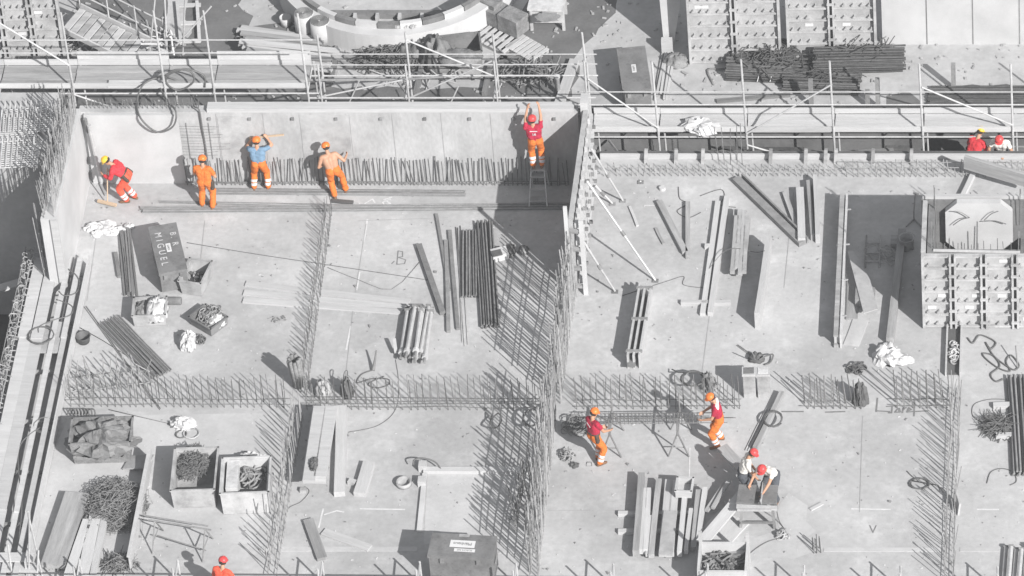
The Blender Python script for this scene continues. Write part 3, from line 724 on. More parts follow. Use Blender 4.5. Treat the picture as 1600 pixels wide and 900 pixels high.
solo('bucket', MB().lathe([(.01, .01), (.13, .01), (.17, .3), (.15, .31), (.12, .05), (.01, .05)], P(447, 40), 14), 'rag', 'small white bucket on dark ground near the rolled mats', 'bucket', smooth=True)
heap('loose tubes and clips thrown down behind the far scaffold boards', P(180, 70), 1.5, .7, .3, 45, .022, 'galv', 'x', 'tube_heap', 'tube heap', 1.0)
heap('dark scrap thrown down at the scaffold corner of the yard', P(95, 78), .8, .6, .3, 50, .02, 'steel', 'x', size=.6)
heap('loose laths and offcuts lying about before the round kerb', P(700, 122), 2.2, .3, .1, 40, .022, 'wood', 'x', 'lath_heap', 'scrap heap', .7)
heap('dark scrap steel lying behind the undecked scaffold', P(820, 118), .9, .45, .2, 70, .02, 'rebar', 'x', size=.7)
# junk in front of the round kerb
heap('tangle of rusty stirrups and offcuts beside the black bags', P(610, 96), 1.0, .42, .4, 170, .016, size=.45)
solo('rod_offcuts', MB().beam(P(530, 100, .02), P(556, 108, .02), .14, .10).beam(P(540, 88, .02), P(575, 98, .02), .2, .08), 'steel', 'short dark offcuts lying beside the tangle of stirrups', 'offcut')
solo('black_bag', blob(P(640, 92), .34, .34, .45, .45, 2.6, 3), 'black', 'small black bag against the tangle of stirrups', 'bag', smooth=True)
solo('black_tarp', blob(P(684, 98), .42, .5, .75, .5, 2.4, 5, ridge=True), 'dark', 'upright dark tarpaulin between the boxes by the round kerb', 'tarpaulin', smooth=True)
solo('grey_sack', blob(P(660, 88), .36, .4, .5, .35, 2.4, 9), 'sack', 'grey sack beside the upright dark tarpaulin', 'sack', smooth=True)
t = bin_('shallow dark tray with a stained cover on its pallet', P(720, 92), 1.15, .85, .5, rad(10), 'dark', 'covered_crate', 'crate', taper=.02)
solo('stained_cover', blob(P(718, 92, .44), .56, .42, .14, .3, 2.5, 4), 'sack', 'stained cover lying over the shallow dark tray', 'cover', smooth=True)
def pallet(label, c, rz, lx=1.2, ly=.8):
    c = V(c); t = thing('pallet', label, 'pallet', c); R = Matrix.Rotation(rz, 3, 'Z')
    for k in range(3): p = R @ V((0, (k-1)*(ly/2-.06), 0)); MB().box(c+p+V((0, 0, .003)), (lx, .1, .10), rz).build('bearer', 'wood', t)
    for k in range(7): p = R @ V(((k-3)*(lx/2-.05)/3, 0, .103)); MB().box(c+p, (.11, ly, .025), rz).build('slat', 'palewood', t)
    return t
pallet('pale wooden pallet under the dusty block stack', P(775, 62), rad(-35), 1.3, .9)
pallet('pale wooden pallet lying near the dark offcuts', P(824, 80), rad(-40), 1.0, .7)
t = thing('block_stack', 'dusty grey block stack tied on a pallet beside the round kerb', 'block stack', P(800, 40))
for i, (x, y, z, s) in enumerate(((785, 36, .14, .8), (803, 46, .14, .75), (770, 28, .14, .55))):
    MB().box(P(x, y, z), (s*.9, s*.7, .47+.07*i), rad(-35)).build('block', 'sack', t)
t = thing('site_table', 'white paint spattered work table on the dark ground', 'table', P(858, 38))
c = P(858, 34); MB().box(c+V((0, 0, .70)), (1.0, .85, .08), rad(-4)).build('top', 'rag', t)
for sx in (-.44, .44):
    for sy in (-.36, .36): MB().box(c+V((sx, sy, .004)), (.08, .08, .695)).build('leg', 'galv', t)
MB().box(c+V((0, -.41, .3)), (.9, .03, .38)).build('apron', 'wbin', t)
solo('stain_patch', blob(P(856, 27, .785), .3, .2, .012, .5, 3, 8), 'steel', 'dark stain of spilt material on the white work table', 'spill')
gj = 'dark offcuts strewn on the damp ground'
for i in range(9):
    a = P(790+U(-25, 30), 98+U(-16, 16)); q = a+V((U(-.7, .7), U(-.5, .3), 0))
    plank(a, q, .1, .05, 'darkwood', 'dark timber offcut strewn on damp ground beside the pallets', 'offcut', 'offcut', gj)
plank(P(826, 104), P(846, 80), .16, .06, 'palewood', 'short pale board beside the dark offcuts and pallet')
for i, (a, b, m_) in enumerate((((874, 166), (898, 98), 'palewood'), ((513, 140), (524, 100), 'darkwood'), ((650, 148), (660, 104), 'darkwood'), ((757, 150), (768, 100), 'darkwood'))):
    plank(P(*a), P(*b), .26 if i == 0 else .14, .14, m_, ['long pale board leaning across the dark ground by the end post', 'dark timber post lying by the scaffold near the sawn boards', 'dark timber post lying in front of the grey sack', 'dark timber post lying before the dusty block stack'][i])
solo('post_stub', MB().lathe([(.07, .004), (.07, .55), (.09, .56), (.09, .62), (.05, .64)], P(872, 146), 10), 'galv', 'short capped post casting a long shadow on dark ground', 'post', smooth=True)

def toolbox(label, top, h, m='dark', name='site_toolbox', lid=.10):
    """steel tool chest: top given by four photographed corners (far-left, far-right, near-right, near-left)"""
    q = [P(x, y, h) for x, y in top]; c = sum(q, V((0, 0, 0)))/4; c.z = 0
    u = (q[1]-q[0]+q[2]-q[3]).normalized(); u.z = 0; v = V((-u.y, u.x, 0))
    lx = ((q[1]-q[0]).length+(q[2]-q[3]).length)/2; ly = ((q[0]-q[3]).length+(q[1]-q[2]).length)/2
    t = thing(name, label, 'toolbox', c); rz = math.atan2(u.y, u.x)
    MB().box(c+V((0, 0, .06)), (lx-.05, ly-.05, h-.06-lid), rz).build('body', m, t)
    MB().box(c+V((0, 0, h-lid+.003)), (lx, ly, lid-.003), rz).build('lid', m, t)
    for s in (-1, 1): MB().box(c+v*(s*ly*.3)+V((0, 0, .003)), (lx*.9, .1, .06), rz).build('skid', 'steel', t)
    for s in (-1, 1):
        p = c+u*(s*lx*.28)-v*(ly/2+.008)+V((0, 0, h-lid-.12)); MB().box(p, (.10, .03, .14), rz).build('latch', 'steel', t)
        p = c+u*(s*(lx/2+.01))+V((0, 0, h*.55)); MB().box(p, (.03, .25, .05), rz).build('handle', 'steel', t)
    return t, c, u, v, lx, ly
t, c, u, v, lx, ly = toolbox('dark steel tool chest beyond the scaffold with a small white plate', [(974, 76), (1021, 70), (1005, 140), (962, 143)], .78)
MB().box(c+V((0, 0, .783)), (.12, .34, .006), math.atan2(u.y, u.x)).build('plate', 'label', t)
crate_text(t, 'REMPE', c+V((0, 0, .789)), v, -u, .085, 'ink', off=.003)
solo('grey_bag', blob(P(1056, 99), .33, .25, .28, .4, 2.4, 12, ridge=True), 'sack', 'crumpled grey bag at the foot of the tapered end board', 'bag', smooth=True)
gs = 'battens beside the far tool chest'
for i in range(8):
    x = 1024+i*2.6; plank(P(x+U(-2, 2), 150+U(-8, 8), .05*(i % 2)), P(x+12+U(-3, 3), 82+U(-8, 8), .05*(i % 2)), .06, .05, 'palewood' if i % 2 else 'wood', 'thin pale batten lying along the side of the far tool chest', 'batten', 'timber', gs)
# rebar stock beyond the right-hand scaffold
gb = 'bundles of dark bars stored at the back'
bundle('broad dark bar stock under the ribbed formwork wall', P(1140, 100, .02), P(1242, 104, .02), 1.45, 60, .035, 'stock', 6, group=gb, lj=.06)
bundle('dark bar stock crossing in front of the broad bundle', P(1228, 122, .02), P(1345, 126, .02), 1.2, 44, .033, 'stock', 5, group=gb)
bundle('long dark caged bundle reaching towards the smooth white wall', P(1275, 100, .25), P(1413, 97, .25), .85, 36, .03, 'stock', 5, group=gb)
bundle('flat dark stock lying along the scaffold at the picture edge', P(1455, 158, .02), P(1640, 158, .02), 1.0, 30, .03, 'stock', 2, group=gb)
gw = 'thin straps round the broad bar stock'
for i, x in enumerate((1160, 1185, 1205)):
    cable('pale tie looped over the broad dark bar stock, %s' % ('outer end', 'middle', 'inner end')[i], [(x, 78, .22), (x+6, 92, .26), (x+2, 112, .25), (x-2, 128, .1)], .014, 'galv', 'tie_wire', 'wire')
for i, (x, y, sx, sy, zb, lab) in enumerate(((1200, 104, .75, .5, .2, 'broad bar stock'), (1290, 122, .75, .35, .2, 'crossing bar stock'), (1345, 98, .8, .3, .3, 'caged bundle'))):
    heap('untidy bent bars thrown over the '+lab, P(x, y), sx, sy, .25, 70,   .016, 'stock', 'x' if i else 'loop', 'bent_bars', 'scrap heap', .8, zb)
heap('dark tied cages lying before the white wall', P(1300, 112), .6, .35,   .35, 60, .014, 'stock', size=.45)
cable('bent bar lying on pale ground before the broad stock', [(1115, 132, .03), (1105, 110, .03), (1125, 108, .03), (1170, 109, .03)], .03, 'steel', 'bent_bar', 'bar', k=3)
plank(P(1120, 160), P(1235, 150), .12, .08, 'darkwood', 'long dark timber lying along the back of the boarded scaffold')
for i, (x, y, h) in enumerate(((1268, 165, .9), (1372, 168, 1.0), (1356, 166, .55), (1490, 138, .85))):
    solo('steel_post', MB().box(P(x, y), (.12, .12, h)), 'steel', ['dark square post in front of the crossing bar stock', 'tall dark post in front of the caged bundle', 'shorter dark post beside the tall one', 'lone dark post before the smooth white wall'][i], 'post')
patch('damp_stain', [(1385, 168), (1385, 150), (1420, 143), (1440, 160), (1440, 168)], 'asph', .008, .2)
patch('damp_stain', [(1450, 168), (1455, 140), (1520, 132), (1640, 136), (1640, 168)], 'dirt', .008, .2)

# things down in the trench right of the dividing wall
gtr = 'timbers and tubes lying in the trench'
for i in range(16):
    x = 960+i*42+U(-12, 12); y = 226+U(-4, 16)
    plank(P(x, y, -1.4), P(x+U(50, 130), y+U(-6, 5), -1.4), U(.06, .16), U(.05, .12), random.choice(('wood', 'darkwood', 'darkwood', 'steel', 'stock')), 'timber or tube lying in the trench below the boarded scaffold', 'trench_timber', 'timber', gtr)
solo('trench_strip', MB().beam((1.95, 5.34, .06), (16, 5.34, .06), .07, .10), 'black', 'long dark strip behind the pale edge board at the trench', 'rail')  # added dark strip along the back of the edge board
solo('trench_edge_board', MB().beam((1.95, 5.24, -.02), (16, 5.24, -.02), .05, .19), 'palewood', 'long pale edge board along the slab beside the trench', 'board')
gp = 'short props along the slab edge board'
for i, x in enumerate((1005, 1052, 1094, 1200, 1255, 1286, 1302, 1360, 1420)):
    p = P(x, 268); solo('edge_prop', MB().beam(p+V((0, .35, 0)), p+V((.03, .42, .42)), .09, .09, (1, 0, 0)), 'wood', 'short raking post tied to the edge board by the trench', 'post', gp)
solo('white_rags', blob(P(1093, 200, .34), .46, .32, .2, .7, 1.7, 21, ridge=True, n=20), 'rag', 'heap of crumpled white plastic on the boarded scaffold deck', 'plastic sheet')

# ------------------------------------------------------------------ upper left bay
t, c, u, v, lx, ly = toolbox('dark tool chest with a chalked name on its lid', [(250, 352), (289, 347), (279, 420), (229, 431)], .72)
MB().box(c+u*.03+V((0, 0, .723)), (.13, .34, .006), math.atan2(u.y, u.x)).build('plate', 'label', t)
crate_text(t, 'REMPE', c+u*.03+V((0, 0, .729)), v, -u, .08, 'ink', off=.003)
crate_text(t, 'B. R', c+u*.22+v*.32+V((0, 0, .72)), -v, u, .23, 'chalk', 'chalk_lettering', .004, 1.5, .0)
crate_text(t, 'MIGUEL', c+u*-.17+v*.0+V((0, 0, .72)), -v, u, .26, 'chalk', 'chalk_lettering', .004, 1.7, .0)
gk = 'dark battens beside the chalked tool chest'
for i in range(9):
    x = 186+i*2.0; plank(P(x+U(-1, 1), 358+U(-4, 4), .04*(i % 2)), P(x+10+U(-3, 3), 462+U(-6, 2), .04*(i % 2)), .05, .045, 'darkwood', 'thin dark batten in the stack beside the chalked tool chest', 'batten', 'timber', gk)
for i in range(16):
    x, y = 166+random.gauss(0, 14), 359+random.gauss(0, 5); s_ = U(.10, .26)
    solo('plastic_scrap', blob(P(x, y), s_, s_*U(.3, .7), U(.06, .14), .8, 1.7, 30+i, ridge=True, n=12), 'rag', 'scrap of crumpled white plastic lying by the white side wall', 'plastic scrap', 'crumpled white plastic scraps')
solo('dark_bar', MB().beam(P(181, 397, .01), P(187, 434, .01), .10, .08), 'steel', 'short dark iron lying on bare floor near the battens', 'bar')
t = bin_('dusty grey tipping bin with dark bottles inside beside the chalked chest', P(308, 446), .62, .92, .48, rad(-12), 'gbin', taper=.12)
for i in range(9):
    p = P(306+U(-7, 8), 436+U(-14, 14), .12)
    solo('bottle', MB().lathe([(.04, 0), (.045, .01), (.045, .17), (.018, .23), (.018, .27)], p, 8, Matrix.Rotation(U(.3, 1.2), 3, 'X') @ Matrix.Rotation(U(-.5, .5), 3, 'Y')), 'black' if i % 3 else 'galv', 'bottle or can lying inside the grey tipping bin', 'bottle', 'bottles inside the grey tipping bin', True)
solo('tin_drum', MB().lathe([(.10, 0), (.11, .02), (.11, .34), (.10, .36)], P(262, 470, .11), 12, Matrix.Rotation(rad(90), 3, 'Y')), 'steel', 'small dark drum on its side in front of the chalked chest', 'drum', smooth=True)
solo('dark_rag', blob(P(272, 440, .0), .12, .14, .4, .5, 3, 77), 'sack', 'dark cloth hanging between the chest and the tipping bin', 'cloth')
t = bin_('low weathered tub holding a white sack', P(236, 496), .86, .72, .36, rad(4), 'gbin', name='tub', cat='tub', taper=.05)
solo('white_sack', blob(P(246, 488, .16), .28, .42, .36, .45, 2.3, 41, ridge=True), 'rag', 'white sack sagging out of the low weathered tub', 'sack', smooth=True)
solo('dark_sack', blob(P(224, 487, .12), .2, .26, .24, .5, 2.5, 45, ridge=True), 'sack', 'crumpled dark sack inside the tub beside the white sack', 'sack', smooth=True)
t = bin_('tilted dark tray full of rags', P(327, 508), .80, .62, .26, rad(-38), 'dark', name='tray', cat='tray')
heap('loose rags and straps in the tilted dark tray', P(331, 502), .30, .26, .22, 40, .022, 'steel', 'loop', 'rag_heap', 'rag heap', .3, .12)
solo('rag_pile', blob(P(337, 504, .1), .26, .22, .2, .6, 2.8, 47, ridge=True), 'rag', 'pale rag lying over the straps in the tilted tray', 'rag', smooth=True)
solo('white_rag', blob(P(294, 538), .2, .3, .3, .6, 2.2, 49, ridge=True), 'rag', 'white rag heaped alone on the floor in front of the tray', 'rag')
heap('little knot of dark wire beside the white rag', P(312, 533), .12, .12, .08, 10, .012, 'cable', 'loop', size=.2)
solo('pail', MB().lathe([(.01, .004), (.15, .004), (.19, .2), (.21, .22), (.18, .21), (.14, .03), (.01, .03)], P(131, 534), 14), 'black', 'black rubber pail near the edge walkway', 'pail', smooth=True)
bundle('grey bundle of bars lying diagonally on the bare floor', P(170, 503), P(252, 588), .62, 20, .02, 'steel', 3, name='bar_bundle', lj=.03)
bundle('pair of thin bars running past the diagonal bundle', P(133, 480), P(250, 640), .05, 2, .014, 'steel', 1, name='bar_pair', lj=.02)
cable('thin bar lying across the floor from the walkway corner', [(125, 512), (205, 560), (275, 625)], .011, 'rebar', 'loose_bar', 'bar', k=2)
cable('long thin bar by the basket corner', [(170, 640), (290, 668)], .012, 'rebar', 'loose_bar', 'bar', k=2)
gl = 'long pale boards in the open bay'
for i, (a, b) in enumerate((((384, 444), (640, 473)), ((381, 458), (640, 482)), ((380, 470), (628, 488)))):
    plank(P(*a), P(*b), .20, .04, 'palewood', ['long pale board nearest the wall of the three by the props', 'long pale board between two others by the props', 'long pale board nearest the camera of the three by the props'][i], 'board', 'board', gl)
heap('dark droppings of mortar on the floor below the long boards', P(436, 500), .25, .1, .03, 8, .02, 'steel', 'x', 'mortar_scraps', 'scraps', .14)
# wrapped bundle, clothes, tools along the crossing bars
mb = MB(); c = P(466, 604)
for i in range(9):
    a = i*.7; mb.tube([c+V((.10*math.cos(a), .10*math.sin(a), .01)), c+V((.12*math.cos(a), .13*math.sin(a), .45)), c+V((.15*math.cos(a)-.03, .15*math.sin(a), .95+U(-.05, .05)))], [.03, .06, .05], 7)
solo('wrapped_bundle', mb, 'sack', 'grey wrapped bundle standing upright where the bar rows meet', 'bundle', smooth=True)
solo('work_jacket', blob(P(504, 612), .22, .24, .3, .5, 2.6, 61, ridge=True), 'gbin', 'pale jacket thrown over the bars beside the wrapped bundle', 'jacket', smooth=True)
solo('dark_jacket', blob(P(543, 616), .17, .2, .5, .4, 2.6, 63), 'black', 'dark jacket hung on the starter bars', 'jacket', smooth=True)
cable('loop of dark cord above the hung dark jacket', [(536, 600, .4), (538, 582, .5), (543, 580, .5), (541, 596, .5)], .012)
solo('grinder_rod', MB().tube([P(583, 579, .03), P(586, 562, .2), P(588, 547, .35)], [.05, .03, .02], 8), 'dark', 'dark rod tool standing beside the hose on the floor', 'tool')
cable('tangled hose on the floor beside the rod tool', [(583, 578), (565, 585), (558, 598), (580, 592), (605, 592), (608, 600), (590, 606), (575, 600), (600, 588)], .016, name='hose', cat='hose')
cable('long thin line snaking from the props to the plank', [(618, 562), (623, 600), (618, 640), (590, 665), (545, 675)], .008, name='line', cat='line')
# steel props in a heap
gpp = 'steel props piled near the long boards'
for i in range(11):
    x = 628+(i % 6)*7.2+U(-1, 1); z = .06+.13*(i//6)+(.13 if i % 2 else 0); a, b = P(x, 553+U(-6, 5), z), P(x+10+U(-3, 3), 484+U(-6, 6), z)
    t = thing('steel_prop', 'grey steel prop lying in the pile beside the long pale boards', 'prop', a, gpp)
    MB().tube([a, b], .055, 8).build('outer_tube', 'galv', t)
    d = (a-b).normalized(); MB().tube([a, a+d*.22], .038, 8).build('inner_tube', 'steel', t)
    MB().tube([a-d*.05, a+d*.04], .085, 8).build('collar', 'galv', t)
    MB().beam(b-V((.07, 0, .03)), b+V((.07, 0, -.03)), .02, .14).build('end_plate', 'steel', t)
for i, (a, b) in enumerate((((622, 492), (640, 500)), ((612, 545), (632, 556)), ((655, 478), (668, 488)))):
    pass
plank(P(619, 552, .1), P(616, 530, .25), .09, .05, 'palewood', 'small pale batten propped at the end of the pile of props')
# dark section steel between the props and the cage
gd = 'dark steel stock beside the middle cage'
for i, (a, b, w_, h_) in enumerate((((655, 386), (692, 492), .15, .12), ((682, 336), (702, 455), .08, .06), ((697, 378), (701, 520), .10, .08), ((703, 362), (716, 516), .10, .07))):
    plank(P(*a), P(*b), w_, h_, 'steel', ['stout dark steel lying apart from the bundles', 'thin dark strip reaching furthest towards the wall', 'dark strip nearest the stout steel', 'dark strip beside the thin bars'][i], 'steel_section', 'steel section', gd)
for i, (a, b) in enumerate((((712, 355), (726, 540)), ((719, 353), (731, 538)), ((715, 356), (722, 534)))):
    cable(['thin bar lying beside the dark strips', 'thin bar lying beside the first bundle', 'thin bar between two others by the bundles'][i], [a, b], .014, 'rebarl', 'loose_bar', 'bar', k=2)
bundle('short dark bundle of bars behind the longer one', P(735, 364), P(736, 466), .46, 12, .03, 'rebar', 2, name='bar_bundle', lj=.03)
bundle('long dark bundle of bars beside the middle cage', P(756, 352), P(766, 513), .44, 14, .03, 'rebar', 3, name='bar_bundle', lj=.02)
t = thing('site_radio', 'small white and black box on the floor by the long dark bundle', 'box', P(781, 402))
MB().box(P(781, 402), (.42, .3, .22), rad(20)).build('body', 'rag', t); MB().box(P(777, 396, .223), (.24, .22, .03), rad(20)).build('lid', 'black', t)
solo('black_bag', blob(P(798, 393), .12, .26, .12, .3, 2.4, 67), 'black', 'slim black bag lying beside the white box', 'bag', smooth=True)
solo('sand_bag', blob(P(818, 393), .13, .16, .14, .5, 2.6, 69), 'sack', 'small grey bag at the edge of the wall shade', 'bag', smooth=True)
cable('bent thin bar on open floor ending at the stout steel', [(512, 418), (560, 437), (612, 452), (655, 410)], .010, 'rebar', 'loose_bar', 'bar', k=3)
cable('long thin cord stretched over the floor from the tipping bin', [(292, 379), (400, 397), (520, 415), (672, 438)], .009, name='cord', cat='cord')
# long bars lying along the foot of the wall
bundle('straight bundle of long bars lying nearest the wall', P(332, 300), P(726, 303), .22, 9, .02, 'steel', 2, lj=.02)
bundle('thicker bundle of long bars lying furthest from the wall', P(224, 329), P(890, 324), .20, 10, .02, 'steel', 2, lj=.02)
bundle('thin pair of long bars between two bundles at the wall', P(250, 316), P(560, 322), .08, 3, .014, 'steel', 1, lj=.02, name='bar_pair')
cable('wavy long bar bending from the bundle to the shade', [(560, 321), (640, 327), (740, 320), (880, 318)], .016, 'steel', 'loose_bar', 'bar')
solo('dark_block', MB().beam(P(519, 315), P(552, 318), .12, .06), 'black', 'flat dark timber behind the bare backed worker', 'timber')
for i, (a, b) in enumerate((((133, 186), (146, 262)), ((139, 196), (162, 286)))):
    p = P(a[0]+16+i*4, 262+i*24, .05); q = PY(a[0], a[1], YW-.25)
    solo('leaning_pole', MB().tube([p, q], .055, 8), 'dark' if i == 0 else 'galv', ['dark pole leaning in the corner of the white walls', 'light pole leaning beside the dark one in the corner'][i], 'pole')
plank(P(150, 272), P(166, 306), .08, .06, 'wood', 'short timber lying at the corner by the sweeper')
t = thing('hanging_cable', 'dark cable hanging over the wall to the orange overalled worker', 'cable', (-7.7, YW-.1, 1))
pts = [PY(298, 152, 5.3), PY(303, 166, YW+.14), PY(311, 172, YW-.05), PY(316, 200, YW-.06), PY(322, 235, YW-.05), P(330, 292, .03)]
MB().tube(spline(pts), .022, 6).build('sheath', 'cable', t)
def loop_cable(label, px, Y, r=.026):
    return solo('hanging_cable', MB().tube(spline([PY(x, y, Y+k) for x, y, k in px], 5), r, 6), 'cable', label, 'cable', None, True)
loop_cable('wide loop of dark cable hanging down from the scaffold post over the wall', [(258, 118, .1), (226, 130, -.3), (214, 158, -1.0), (220, 185, -1.68), (245, 206, -1.7), (270, 198, -1.68), (275, 175, -1.6), (262, 158, -1.0), (250, 135, -.2), (258, 118, .1)], 5.7)
loop_cable('flat loop of dark cable lying on the scaffold boards', [(258, 118, -.4), (275, 109, -.4), (298, 112, -.4), (302, 128, -.4), (280, 141, -.4), (262, 132, -.4), (262, 118, -.4), (290, 108, -.4), (318, 118, -.4), (320, 136, -.4)], 5.8)
loop_cable('dark cable trailing from the scaffold post to the wall top', [(262, 120, 0), (285, 130, 0), (300, 148, -.3), (308, 168, -1.2)], 5.75)
# ------------------------------------------------------------------ lower left bay
t = bin_('big woven basket with a dark tarpaulin thrown over it', P(163, 706), 1.55, .95, .72, rad(3), 'sack', name='basket', cat='basket', taper=.08)
solo('tarpaulin', blob(P(160, 690, .42), .82, .58, .45, .55, 1.9, 71, ridge=True, n=40), 'dark', 'dark tarpaulin heaped over the big woven basket', 'tarpaulin')
for i in range(7):
    x = 105+i*5
    solo('bent_bar', MB().tube(spline([P(x, 648, .02), P(x+4, 640, .25), P(x+12, 640, .35), P(x+14, 650, .2)], 4), .02, 6), 'rebar', 'curved dark bar hooked over behind the big basket', 'bar', 'curved bars behind the basket')
bundle('pale bars scattered behind the basket', P(105, 615), P(150, 612), .5, 7, .014, 'rebarl', 1, name='loose_bars', lj=.2)
solo('dust_sheet', blob(P(286, 665), .3, .22, .2, .55, 2.3, 73, ridge=True), 'rag', 'white sheet crumpled on the floor behind the scrap bin', 'sheet')
coil('pale hose coil behind the scrap bin', P(300, 678), .2, 3, .012, 'galv')
coil('dark hose coil beside the white crumpled sheet', P(284, 680), .14, 2, .014)
t = bin_('grey steel bin heaped with rebar offcuts', P(308, 762), 1.10, 1.55, .62, rad(3), 'gbin', taper=.04)
heap('rebar offcuts filling the grey steel bin', P(304, 742), .38, .62, .25, 460, .009, 'rebar', 'x', 'offcut_heap', 'offcut heap', .22, .38)
solo('tool_hook', MB().tube(spline([P(298, 776, .1), P(303, 786, .1), P(296, 789, .08), P(308, 790, .05)], 4), .03, 6), 'steel', 'small twisted iron in front of the offcut bin', 'hook')
t = bin_('white box bin with hoses inside standing next to offcut bin', P(388, 776), 1.22, 1.3, .72, rad(4), 'wbin', taper=.03, th=.06)
heap('dark hoses and straps lying inside the white box bin', P(398, 758), .3, .4, .2, 26, .03, 'steel', 'loop', 'hose_heap', 'hose heap', .4, .3)
solo('inner_board', MB().box(P(366, 764, .2), (.3, 1.0, .5), rad(4)), 'rag', 'white board standing inside the white box bin', 'board')
solo('plastic_wrap', blob(P(392, 722), .35, .18, .25, .5, 2.5, 75, ridge=True), 'rag', 'white plastic wrap behind the white box bin', 'plastic sheet')
t = thing('bending_trestle', 'thin legged dark trestle standing in front of the offcut bin', 'trestle', P(280, 820))
A, B = P(232, 812, .75), P(330, 828, .75)
for a, b in ((A, B), (P(228, 806, .6), P(325, 822, .6))): MB().tube([a, b], .022, 6).build('rail', 'steel', t)
for p, dx in ((A.lerp(B, .1), 0), (A.lerp(B, .9), 0)):
    for s in (-1, 1):
        MB().tube([p, V((p.x+.08*s, p.y+.42*s, .01))], .02, 6).build('leg', 'steel', t)
    MB().tube([V((p.x+.04, p.y+.25, .32)), V((p.x-.04, p.y-.25, .32))], .016, 6).build('brace', 'steel', t)
MB().tube([A.lerp(B, .1)-V((0, 0, .5)), A.lerp(B, .9)-V((0, .2, .55))], .016, 6).build('brace', 'steel', t)
heap('big heap of bent stirrups on the floor by the low board wall', P(178, 795), .72, .85, .55, 560, .008, 'rebar', 'stirrup', 'stirrup_heap', 'stirrup heap', .42)
t = thing('board_wall', 'low board wall standing on edge beside the heap of stirrups', 'board', P(215, 815))
MB().beam(P(238, 722), P(205, 892), .05, .46).build('board', 'palewood', t); MB().beam(P(237, 722)+V((-.01, 0, .462)), P(204, 892)+V((-.01, 0, .462)), .07, .04).build('cap_rail', 'palewood', t)
solo('ply_offcut', MB().beam(P(198, 724, .02), P(236, 722, .25), .5, .04), 'ply', 'sheet offcut leaning at the end of the low board wall', 'sheet')
heap('dark wire heap in the shade of the low board wall', P(186, 884), .4, .3, .3, 140, .011, 'rebar', 'x', size=.4)
plank(P(122, 776, .1), P(84, 888, .1), .62, .16, 'wood', 'broad weathered panel lying at the end of the walkway', 'panel', 'panel')
for i, (a, b, w_) in enumerate((((138, 818), (108, 905), .24), ((150, 812), (132, 905), .30), ((164, 816), (145, 905), .16))):
    plank(P(*a, .1), P(*b, .1), w_, .16, 'palewood', ['pale thick timber next to the broad weathered panel', 'pale thick timber between two others by the panel', 'narrow pale timber next to the stirrup heap'][i], 'thick_timber', 'timber', 'thick timbers by the broad panel')
coil('dark hose coil on the walkway boards near the basket', P(70, 665, .3), .28, 3, .015)
coil('dark hose coil on the cross board of the walkway', P(66, 525, .36), .34, 3, .015)
cable('dark hose along the walkway boards at the far end', [(97, 415, .45), (117, 428, .4), (125, 445, .4), (118, 458, .4), (100, 462, .4), (92, 455, .4)], .02, name='hose', cat='hose')
cable('dark hose across the walkway boards towards its middle', [(88, 468, .4), (112, 478, .4), (110, 492, .4), (85, 500, .4), (62, 510, .4), (60, 520, .4)], .018, name='hose', cat='hose')
cable('dark hose draped down the near walkway boards', [(62, 668, .35), (35, 690, .35), (28, 720, .3), (34, 790, .3), (30, 850, .28), (44, 880, .28)], .017, name='hose', cat='hose')
# panels by the joint
t = thing('panel_stack', 'stack of long pale panels leaving a deep shadow beside the starter bars', 'panel stack', P(500, 700))
for k in range(6):
    for s in (-1, 1):
        a, b = P(508+s*9+U(-1, 1), 640+U(-3, 3), .11*k), P(491+s*9+U(-1, 1), 752+U(-4, 4), .11*k)
        MB().beam(a, b, .31, .10).build('panel', 'palewood', t)
plank(P(534, 640, .0), P(531, 776, .0), .28, .16, 'palewood', 'long thick plank lying beside the stack of panels', 'thick_plank')
solo('bag_strap', blob(P(490, 726, .66), .1, .24, .08, .5, 3, 79), 'black', 'small black bag on top of the panel stack', 'bag')
plank(P(577, 727), P(562, 776), .3, .14, 'palewood', 'short thick board end near the pipe stub', 'board')
plank(P(545, 755), P(556, 758), .14, .12, 'palewood', 'tiny block of wood beside the short thick board')
plank(P(482, 815), P(504, 876), .26, .10, 'wood', 'short weathered plank near the bottom lying at a slant', 'plank')
plank(P(505, 832), P(578, 858), .24, .05, 'palewood', 'thin pale plank crossing the slanted weathered one', 'plank')
solo('pipe_stub', MB().lathe([(.20, .004), (.20, .12), (.16, .12), (.15, .02), (.01, .02)], P(631, 757), 18), 'gbin', 'round pipe stub set in the floor', 'pipe stub', smooth=True)
for i, (x, y) in enumerate(((660, 757), (661, 733))):
    solo('concrete_block', MB().box(P(x, y), (.2, .22, .2)), 'pour', ['little concrete block next to the round pipe stub', 'little concrete block under the bent pale hose'][i], 'block')
cable('bent pale hose arching at the corner of the kerb', [(646, 726, .2), (648, 718, .3), (662, 716, .3), (680, 722, .2), (691, 736, .05)], .02, name='hose', cat='hose')
cable('thin dark lead curling on the floor below the panel stack', [(476, 760), (483, 768), (470, 784), (450, 795), (444, 820), (440, 850)], .009, name='lead', cat='cable')
solo('socket_box', MB().box(P(474, 768), (.16, .12, .1)), 'gbin', 'small grey box on the floor at the end of the thin lead', 'box')
solo('hose_loop', MB().tube(spline([P(768, 650, .1), P(766, 665, .3), P(776, 668, .1), P(784, 655, .4), P(778, 646, .4), P(768, 655, .2)], 5), .02, 6), 'cable', 'dark hose loop standing near the end of the crossing bars', 'hose')
coil('dark hose loop hung on the middle cage', P(832, 655, .3), .22, 2, .02, sq=1.4)
t, c, u, v, lx, ly = toolbox('big dark steel box with a white sign at the bottom edge', [(677, 831), (777, 839), (769, 872), (666, 869)], .98, lid=.10)
k = c+v*.06+u*.0; z = V((0, 0, .982)); az = math.atan2(u.y, u.x)
